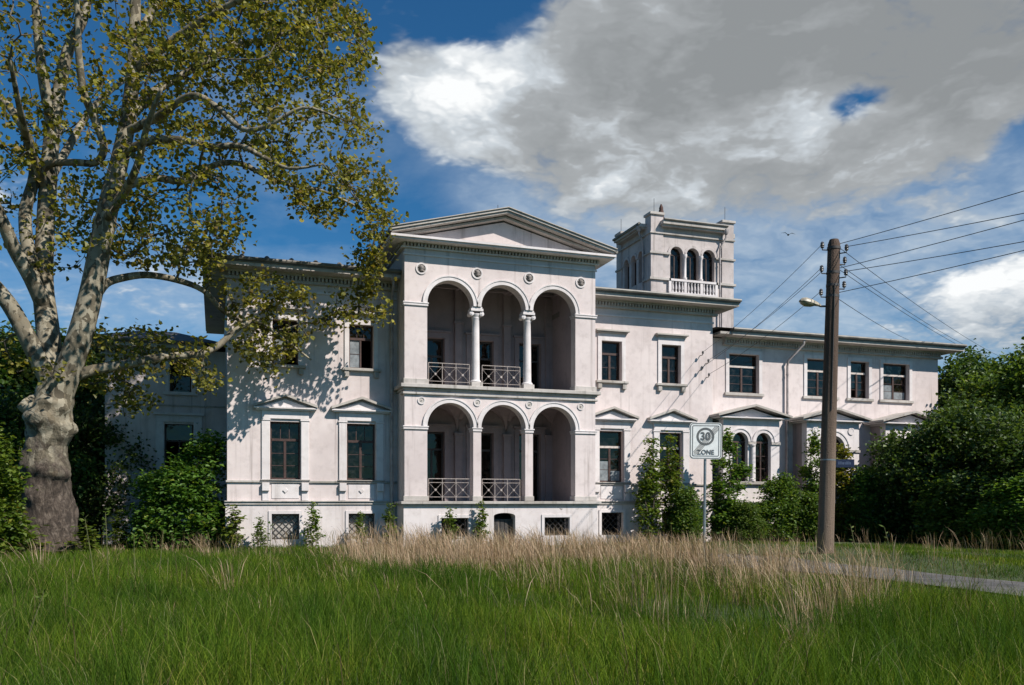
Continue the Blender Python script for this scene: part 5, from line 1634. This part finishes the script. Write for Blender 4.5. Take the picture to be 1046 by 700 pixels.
# blue street name plate
sc_ = pp(zfrac(473.5))
name_sign = thing('street_name_sign', 'small dark blue street name plate clamped to the wooden pole', 'sign', sc_)
d0 = rt * .28
mb = MB()
nrm = Vector((-.30, -.954, 0)); tn = Vector((.954, -.30, 0))
def plate_on(c, w, h, th, m, nm, par, off=0):
    mb = MB(); V = []
    for o_ in (off, off + th):
        for sx, sz in ((-1, -1), (1, -1), (1, 1), (-1, 1)): V.append(c + tn * (sx * w / 2) + Vector((0, 0, sz * h / 2)) + nrm * o_)
    mb.add(V, [(3, 2, 1, 0), (4, 5, 6, 7), (0, 1, 5, 4), (1, 2, 6, 5), (2, 3, 7, 6), (3, 0, 4, 7)])
    return mb.build(nm, m, par)
pc = sc_ + d0 + tn * .24
plate_on(pc, .54, .24, .012, M_BLUE, 'name_plate', name_sign)
mb = MB(); mb.tube([sc_ + rt * .12 + Vector((0, 0, .08)), pc - tn * .2 + Vector((0, 0, .08)) - nrm * .01], .014, 6); mb.tube([sc_ + rt * .12 - Vector((0, 0, .08)), pc - tn * .2 - Vector((0, 0, .08)) - nrm * .01], .014, 6)
mb.tube([pp(zfrac(470) - .002), pp(zfrac(470) + .002)], [.226, .226], 20)
mb.build('clamp', M_STEEL, name_sign)
lr = random.Random(3); mb = MB(); x = -.20
while x < .19:
    w = lr.uniform(.018, .036); h = lr.choice([.07, .07, .09])
    c = pc + tn * x + Vector((0, 0, (h - .07) / 2))
    V = []
    for o_ in (.0122, .015):
        for sx, sz in ((-1, -1), (1, -1), (1, 1), (-1, 1)): V.append(c + tn * (sx * w / 2) + Vector((0, 0, sz * h / 2)) + nrm * o_)
    mb.add(V, [(4, 5, 6, 7), (0, 1, 5, 4), (1, 2, 6, 5), (2, 3, 7, 6), (3, 0, 4, 7)])
    x += w + .014
mb.build('lettering', M_BLUETXT, name_sign)

# overhead wires
def wire(a, b, sag, r, label, group):
    a = Vector(a); b = Vector(b); n = 24
    pts = [a.lerp(b, i / n) - Vector((0, 0, sag * 4 * (i / n) * (1 - i / n))) for i in range(n + 1)]
    mb = MB(); mb.tube(pts, r, 6)
    o = mb.build('overhead_wire', M_WIRE); tag(o, label, 'wire', group)
GW = 'overhead wires on the wooden pole'
def far(p, px, py, t2, ext):
    """continue the line from p through the point seen at (px, py, t2) by ext times its length"""
    q = pt(px, py, t2); return Vector(p).lerp(q, ext)
top_r = pp(zfrac(249)) + rt * .18
wire(top_r, far(top_r, 1046, 186.5, 20.6, 3.6), .25, .0095, 'topmost thick wire running from the pole top to the upper right edge', GW)
wire(IR[0], far(IR[0], 1046, 211, 20.6, 3.6), .2, .0095, 'second wire from the top on the right of the pole', GW)
q0 = pp(zfrac(274)) + rt * .18
wire(q0, far(q0, 1046, 218, 20.6, 3.6), .2, .0095, 'third wire from the top on the right of the pole', GW)
wire(IR[2], far(IR[2], 1046, 240, 20.6, 3.6), .2, .0095, 'fourth wire from the top on the right of the pole', GW)
q1 = pp(zfrac(299)) + rt * .18
wire(q1, far(q1, 1046, 249, 20.6, 3.6), .2, .0095, 'lowest of the wires reaching the right edge from the pole', GW)
hk = [Vector((x, YM - .25, z + .12)) for x, z in HOOKS]
wire(IL[0], hk[0], .15, .008, 'thin wire from the pole top down to the highest hook on the house wall', GW)
wire(IL[1], hk[1], .15, .008, 'upper thin wire of the close pair going down to the house wall', GW)
wire(IL[1] - Vector((0, 0, .12)), hk[2], .15, .008, 'lower thin wire of the close pair going down to the house wall', GW)
wire(IL[2], hk[3], .15, .008, 'thin wire passing just behind the street lamp head to the house wall', GW)
for i, (y0, ex, ey, lb) in enumerate(((254, 1015, 358, 'thin wire falling from the pole top to the trees at the right'), (271, 1003, 358, 'upper thin wire of the pair falling behind the right wing roof'),
                                      (276, 1008, 364, 'lower thin wire of the pair falling behind the right wing roof'), (306, 945, 350, 'lowest thin wire going down right from the pole behind the wing'))):
    a = pp(zfrac(y0)) + rt * .2
    b = far(a, ex, ey, 56, 1.25)
    wire(a, b, .3, .010, lb, GW)

# ------------------------------------------------------------------ end of zone sign
zx, zy = at(719.5, 24.0); zz0 = gz(zx, zy)
ZA = R(-19)
zs_ = thing('traffic_sign', 'square end of 30 zone sign on a thin grey post in the dry grass', 'traffic sign', (0, 0, 0))
S = .445; ZC = EYE + (HY - 450.5) * 24.0 / FPX - zz0
def rrect(hw_, hh, r, n=6):
    o = []
    for cx_, cz_, a0_ in ((hw_ - r, hh - r, 0), (-hw_ + r, hh - r, 90), (-hw_ + r, -hh + r, 180), (hw_ - r, -hh + r, 270)):
        for k in range(n + 1):
            a = R(a0_ + 90 * k / n); o.append((cx_ + r * math.cos(a), cz_ + r * math.sin(a)))
    return o
def up_by(l, dz): return [(a, b + dz) for a, b in l]
HHH = .50
mb = MB(); mb.tube([(0, .05, -.2), (0, .05, ZC + HHH - .05)], .038, 14); mb.build('post', M_STEEL, zs_)
mb = MB(); mb.plate(up_by(rrect(S, HHH, .10), ZC), -.012, .004); sp = mb.build('sign_plate', M_SIGNW, zs_)
mb = MB(); mb.plate(up_by(rrect(S - .015, HHH - .015, .09), ZC), -.016, -.0125, [up_by(rrect(S - .035, HHH - .035, .075), ZC)])
mb.plate(up_by(rrect(S - .075, HHH - .075, .04), ZC), -.016, -.0125, [up_by(rrect(S - .095, HHH - .095, .03), ZC)])
mb.build('border', M_SIGNG, sp)
mb = MB(); rc = ZC + .12
mb.plate(disc(-.01, rc, .245, 40), -.016, -.0125, [disc(-.01, rc, .185, 40)]); mb.build('ring', M_SIGNG, sp)
mb = MB()
for k in range(5):
    o_ = (k - 2) * .030
    a = Vector((-.315, ZC - .375)); b = Vector((.335, ZC + .395)); dd_ = (b - a).normalized(); nn = Vector((-dd_.y, dd_.x)); hw_ = .008
    p = [a + nn * (o_ - hw_) + dd_ * abs(o_) * .9, b + nn * (o_ - hw_) - dd_ * abs(o_) * .9, b + nn * (o_ + hw_) - dd_ * abs(o_) * .9, a + nn * (o_ + hw_) + dd_ * abs(o_) * .9]
    mb.plate([(q.x, q.y) for q in p], -.019, -.0165)
mb.build('cancel_bars', M_SIGNG, sp)
def text(body, size, x, z, y, m, name, par, bold=0.0, sx=1.0):
    cu = bpy.data.curves.new(name, 'FONT'); cu.body = body; cu.size = size; cu.align_x = 'CENTER'; cu.align_y = 'CENTER'; cu.offset = bold; cu.extrude = .0015; cu.space_character = 1.05
    to = bpy.data.objects.new(name + '_src', cu); C.objects.link(to)
    bpy.context.view_layer.update()
    me = bpy.data.meshes.new_from_object(to.evaluated_get(bpy.context.evaluated_depsgraph_get()))
    bpy.data.objects.remove(to)
    me.transform(Matrix.Translation((x, y, z)) @ Matrix.Rotation(R(90), 4, 'X') @ Matrix.Diagonal((sx, 1, 1, 1)))
    me.materials.clear(); me.materials.append(m); me.name = name
    o = bpy.data.objects.new(name, me); C.objects.link(o); o.parent = par
    o.location = Vector((0, 0, 0)) - WORLD_ORG[par.name]
    return o
text('30', .30, -.012, rc - .0, -.020, M_SIGNG, 'number', sp, .008, .90)
text('ZONE', .175, .0, ZC - .315, -.020, M_SIGNG, 'zone_lettering', sp, .004, .95)
mb = MB()
for dz_ in (.3, -.3): mb.tube([(0, .05, ZC + dz_ - .02), (0, .05, ZC + dz_ + .02)], .05, 14); mb.box(-.06, .06, .004, .02, ZC + dz_ - .02, ZC + dz_ + .02)
mb.build('clamp', M_STEEL, zs_)
zs_.location = (zx, zy, zz0); zs_.rotation_euler = (0, R(.6), ZA)

# ------------------------------------------------------------------ bird
bp = pt(805, 241, 62)
mb = MB()
mb.tube([(-.26, 0, 0), (-.15, 0, .0), (0, 0, .01), (.12, 0, .03), (.2, 0, .05), (.25, 0, .045)], [.012, .05, .07, .05, .035, .01], 8)
mb.add([(-.30, -.07, -.01), (-.30, .07, -.01), (-.14, .03, 0), (-.14, -.03, 0), (-.30, -.07, -.02), (-.30, .07, -.02), (-.14, .03, -.015), (-.14, -.03, -.015)], [(0, 1, 2, 3), (7, 6, 5, 4), (0, 3, 7, 4), (1, 5, 6, 2), (0, 4, 5, 1)])
for s in (-1, 1):
    w = [(.08, s * .03, .04), (-.08, s * .03, .03), (-.10, s * .22, .15), (.09, s * .22, .16), (-.02, s * .48, .10)]
    mb.add([*w, *[(a, b, c - .012) for a, b, c in w]], [(0, 1, 2, 3), (3, 2, 4), (8, 7, 6, 5), (9, 7, 8), (0, 3, 8, 5), (1, 6, 7, 2), (2, 7, 9, 4), (3, 4, 9, 8)])
bird = mb.build('bird', M_BIRD); tag(bird, 'small dark bird flying in the open sky left of the pole top', 'bird')
bird.location = bp; bird.rotation_euler = (R(8), R(-5), R(60))

# ------------------------------------------------------------------ grasses
def blades(n_try, dens, hfun, width, lean, mat_, name, seed, lean_dir=None, region=(3, 34), heads=False, acr=1.75, tuft=0):
    rg = np.random.default_rng(seed)
    # points even per ground area inside a wide wedge in front of the viewpoint
    t = np.sqrt(rg.uniform(region[0] ** 2, region[1] ** 2, n_try))
    a = rg.uniform(-.586 * acr, .586 * acr, n_try)
    x = t * (SN + CS * a); y = t * (CS - SN * a)
    keep = rg.uniform(size=n_try) < dens(x, y, t)
    x, y, t = x[keep], y[keep], t[keep]
    if tuft:
        # stems of one tuft share a foot and fan outwards
        kk = rg.poisson(tuft * rg.gamma(1.6, 1 / 1.6, len(x)))
        th = np.repeat(rg.uniform(.5, 1.2, len(x)), kk)
        x, y, t = np.repeat(x, kk), np.repeat(y, kk), np.repeat(t, kk)
        fx, fy = rg.normal(size=len(x)), rg.normal(size=len(x))
        x = x + fx * .11; y = y + fy * .11
    n = len(x)
    h = hfun(x, y, rg)
    if tuft: h = h * th
    ok = h > .03
    x, y, t, h = x[ok], y[ok], t[ok], h[ok]; n = len(x)
    if tuft: fx, fy = fx[ok], fy[ok]
    z = zg(x, y) - .02
    ph = rg.uniform(0, 2 * np.pi, n)
    dirx, diry = np.cos(ph), np.sin(ph)
    if lean_dir is not None:
        dirx = dirx * .55 + lean_dir[0]; diry = diry * .55 + lean_dir[1]
    if tuft: dirx = dirx * .5 + fx * .55; diry = diry * .5 + fy * .55
    ln = lean * rg.uniform(.25, 1.6, n) * h
    wv = width * rg.uniform(.6, 1.4, n) * (1 + np.clip((t - 9) / 14, 0, 1.3) * (.55 if heads else .8))
    fa = rg.uniform(0, np.pi, n); wx, wy = np.cos(fa), np.sin(fa)
    B = np.stack([x, y, z], 1); D = np.stack([dirx, diry, np.zeros(n)], 1); Wv = np.stack([wx, wy, np.zeros(n)], 1)
    U = np.array([0, 0, 1.0])
    def lvl(f, lf, wf):
        c = B + U * (h * f)[:, None] + D * (ln * lf)[:, None]
        return c - Wv * (wv * wf)[:, None] * .5, c + Wv * (wv * wf)[:, None] * .5
    a0, a1 = lvl(0, 0, 1); b0, b1 = lvl(.45, .16, .85 if not heads else .6)
    c0, c1 = lvl(.80, .55, .55 if not heads else 1.3); tip = B + U * (h * .97)[:, None] + D * (ln * 1.0)[:, None]
    V = np.stack([a0, a1, b0, b1, c0, c1, tip], 1).reshape(-1, 3)
    k = (np.arange(n) * 7)[:, None]
    Q = np.concatenate([k + np.array([[0, 1, 3, 2]]), k + np.array([[2, 3, 5, 4]])], 0); T = k + np.array([[4, 5, 6]])
    o = bpy.data.objects.new(name, np_mesh(name, V, Q, T, mat_)); C.objects.link(o)
    print(name, n)
    return o
def vnoise(x, y, s, seed):
    """smooth value noise"""
    rg = np.random.default_rng(seed); G = rg.uniform(size=(64, 64))
    u = x / s + 100; v = y / s + 100
    i = np.floor(u).astype(int); j = np.floor(v).astype(int); fu = u - i; fv = v - j
    fu = fu * fu * (3 - 2 * fu); fv = fv * fv * (3 - 2 * fv)
    g = lambda a, b: G[a % 64, b % 64]
    return (g(i, j) * (1 - fu) + g(i + 1, j) * fu) * (1 - fv) + (g(i, j + 1) * (1 - fu) + g(i + 1, j + 1) * fu) * fv
def road_dist(x, y):
    d = np.full(np.shape(x), 1e9)
    for i in range(0, len(RPA) - 1):
        p = RPA[i]; q = RPA[i + 1]; e = q - p; L2 = e @ e
        s = np.clip(((x - p[0]) * e[0] + (y - p[1]) * e[1]) / max(L2, 1e-9), 0, 1)
        d = np.minimum(d, np.hypot(x - p[0] - s * e[0], y - p[1] - s * e[1]))
    return d
def in_house(x, y):
    return ((x > X0 - .1) & (y > YM - .1)) | ((x > PX0 - .1) & (x < PX1 + .1) & (y > YP - .1)) | ((x > LX0 - .1) & (y > YL - .1)) | ((x > X1 + .1) & (y > YB - .2))
# outline on the ground of the patch of dry straw
STRAW = [at(*p) for p in ((330, 27.5), (352, 20.5), (390, 18.2), (450, 17.6), (540, 17.0), (610, 14.4), (680, 11.8), (760, 9.9), (850, 9.2), (930, 10.6), (925, 14.5), (850, 18.5), (800, 23), (730, 27), (650, 29.0), (560, 29.8), (430, 29.8), (360, 29.6))]
SPX = np.array(STRAW)
def poly_sd(x, y):
    """signed distance to the straw patch (negative inside)"""
    ins = np.zeros(np.shape(x), bool); d = np.full(np.shape(x), 1e9); n = len(SPX); j = n - 1
    for i in range(n):
        xi, yi = SPX[i]; xj, yj = SPX[j]
        cr = ((yi > y) != (yj > y)) & (x < (xj - xi) * (y - yi) / (yj - yi + 1e-12) + xi); ins ^= cr
        e = SPX[j] - SPX[i]; s = np.clip(((x - xi) * e[0] + (y - yi) * e[1]) / (e @ e), 0, 1)
        d = np.minimum(d, np.hypot(x - xi - s * e[0], y - yi - s * e[1])); j = i
    return np.where(ins, -d, d)
def g_dens(x, y, t):
    d = np.clip(1.15 - t / 30, .30, 1) * (.55 + .7 * vnoise(x, y, .8, 5))
    rd = road_dist(x, y)
    d = d * np.where(rd < 1.0 + .75 * vnoise(x, y, .8, 9), np.clip((vnoise(x, y, .9, 31) - .62) * 1.2, .01, .4), 1)
    sd = poly_sd(x, y)
    d = d * np.where(sd < -.3, .55, 1)
    return np.where(in_house(x, y), 0, d)
def t_of(x, y): return x * SN + y * CS
def g_h(x, y, rg):
    n = len(x)
    h = .24 + .36 * vnoise(x, y, 2.6, 3) + .30 * vnoise(x, y, .6, 4) ** 2
    h = h * rg.uniform(.45, 1.2, n)
    nearw = np.clip((t_of(x, y) - 14) / 14, 0, 1)
    h = h * (1 - .62 * nearw)
    rd = road_dist(x, y); h = h * np.clip(.12 + (rd - 1.3) * .24, .10, 1)
    # the mown verge on the far side of the drive
    verge = (x > 16) & (rd > 1.2); h = np.where(verge, h * .62, h)
    return h
gr = blades(1030000, g_dens, g_h, .0062, .40, M_GRASS, 'grass', 51); gr['kind'] = 'stuff'
def r_dens(x, y, t):
    d = .05 * np.clip((vnoise(x, y, 3.0, 23) - .35) * 2.5, .05, 1) * np.where(t < 10, .4, 1) * np.where(x > 9, .5, 1)
    d = np.where(road_dist(x, y) < 1.6, .004, d)
    return np.where(in_house(x, y) | (y > 28.5), 0, d)
se = blades(420000, r_dens, lambda x, y, rg: rg.uniform(.5, .95, len(x)), .0042, .30, M_SEED, 'seeding_grass', 53, heads=True); se['kind'] = 'stuff'
def s_dens(x, y, t):
    sd = poly_sd(x, y) + (vnoise(x, y, 1.3, 12) - .5) * 2.4
    core = np.clip((1.0 - sd) / 3.6, 0, 1) ** 1.2
    clump = np.clip((vnoise(x, y, .8, 13) - .34) * 3.2, 0, 1) * np.clip((vnoise(x, y, 2.2, 17) - .12) * 2.6, .22, 1)
    out_ = core * clump * .72 + .006
    rd = road_dist(x, y)
    out_ = np.where(rd < 1.9, out_ * .10, out_)
    return np.where(in_house(x, y), 0, out_)
CLX, CLY = at(398, 23)
def s_h(x, y, rg):
    h = (.42 + .78 * rg.uniform(size=len(x)) ** .8) * (.62 + .52 * vnoise(x, y, 1.6, 15)) * (1 + .35 * np.exp(-((x - CLX) / 1.1) ** 2 - ((y - CLY) / 2.2) ** 2)) * (1 - .18 * np.clip((t_of(x, y) - 17) / 8, 0, 1))
    return h * np.where(poly_sd(x, y) > 0, .75, 1) * np.where((x > 12.5) & (y < 16), .92, 1)
rtx = Vector((CS, -SN))
st = blades(48500, s_dens, s_h, .0046, .36, M_STRAW, 'dry_grass', 52, lean_dir=(-.75 * CS, .75 * SN), region=(8, 32), heads=True, tuft=11); st['kind'] = 'stuff'

# tall single stalks standing out of the grass at the left
GK = 'tall pale stalks in the grass'
def stalk(px, t, h, ln, seed, label):
    rg = random.Random(seed); x, y = at(px, t); z = gz(x, y)
    o = thing('grass_stalk', label, 'stalk', (x, y, z), GK)
    mb = MB(); tip = rt * ln + Vector((0, 0, h))
    pts = [Vector((0, 0, -.05)), tip * .33 - rt * ln * .12, tip * .7 - rt * ln * .08, tip]
    pts = [Vector((x, y, z)) + p for p in pts]
    sp_, rr = smooth_line(pts, [.011, .009, .007, .004], 5)
    mb.tube(sp_, rr, 6); mb.build('stem', M_STEM, o)
    mb = MB()
    for k in range(9):
        b = sp_[-1 - k % 6]; a = rg.uniform(0, 6.28); l = rg.uniform(.03, .11)
        d = Vector((math.cos(a), math.sin(a), rg.uniform(.2, .9))).normalized()
        s = d.orthogonal().normalized() * l * .16
        nn_ = d.cross(s).normalized() * .004
        mid = b + d * l * .5
        mb.add([b, mid + s, b + d * l, mid - s, b + nn_, mid + s + nn_, b + d * l + nn_, mid - s + nn_], [(0, 1, 2, 3), (7, 6, 5, 4), (0, 4, 5, 1), (1, 5, 6, 2), (2, 6, 7, 3), (3, 7, 4, 0)])
    mb.tube([b, tip + Vector((x, y, z))], .002, 3)
    mb.build('leaves', M_LYOUNG, o)
for a in ((97, 15.5, 1.35, -.18, 1, 'leftmost tall pale stalk, bent left in front of the plane trunk'), (111, 15.8, 1.45, -.06, 2, 'second tall stalk from the left, upright beside the plane trunk'),
          (137, 17.5, 1.0, .0, 3, 'short thin stalk below the left wing corner'), (162, 16.5, 1.15, .10, 4, 'stalk leaning right in front of the dark maple shrub'), (276, 17.0, 1.25, .0, 5, 'straight stalk in front of the first lattice cellar window'),
          (24, 9.3, .75, .22, 6, 'pale stalk leaning right in the bottom left corner'), (880, 16, 1.2, -.2, 7, 'pale arching stalk by the drive at the right'), (918, 15, 1.2, -.25, 8, 'second pale arching stalk by the drive at the right')):
    stalk(*a)
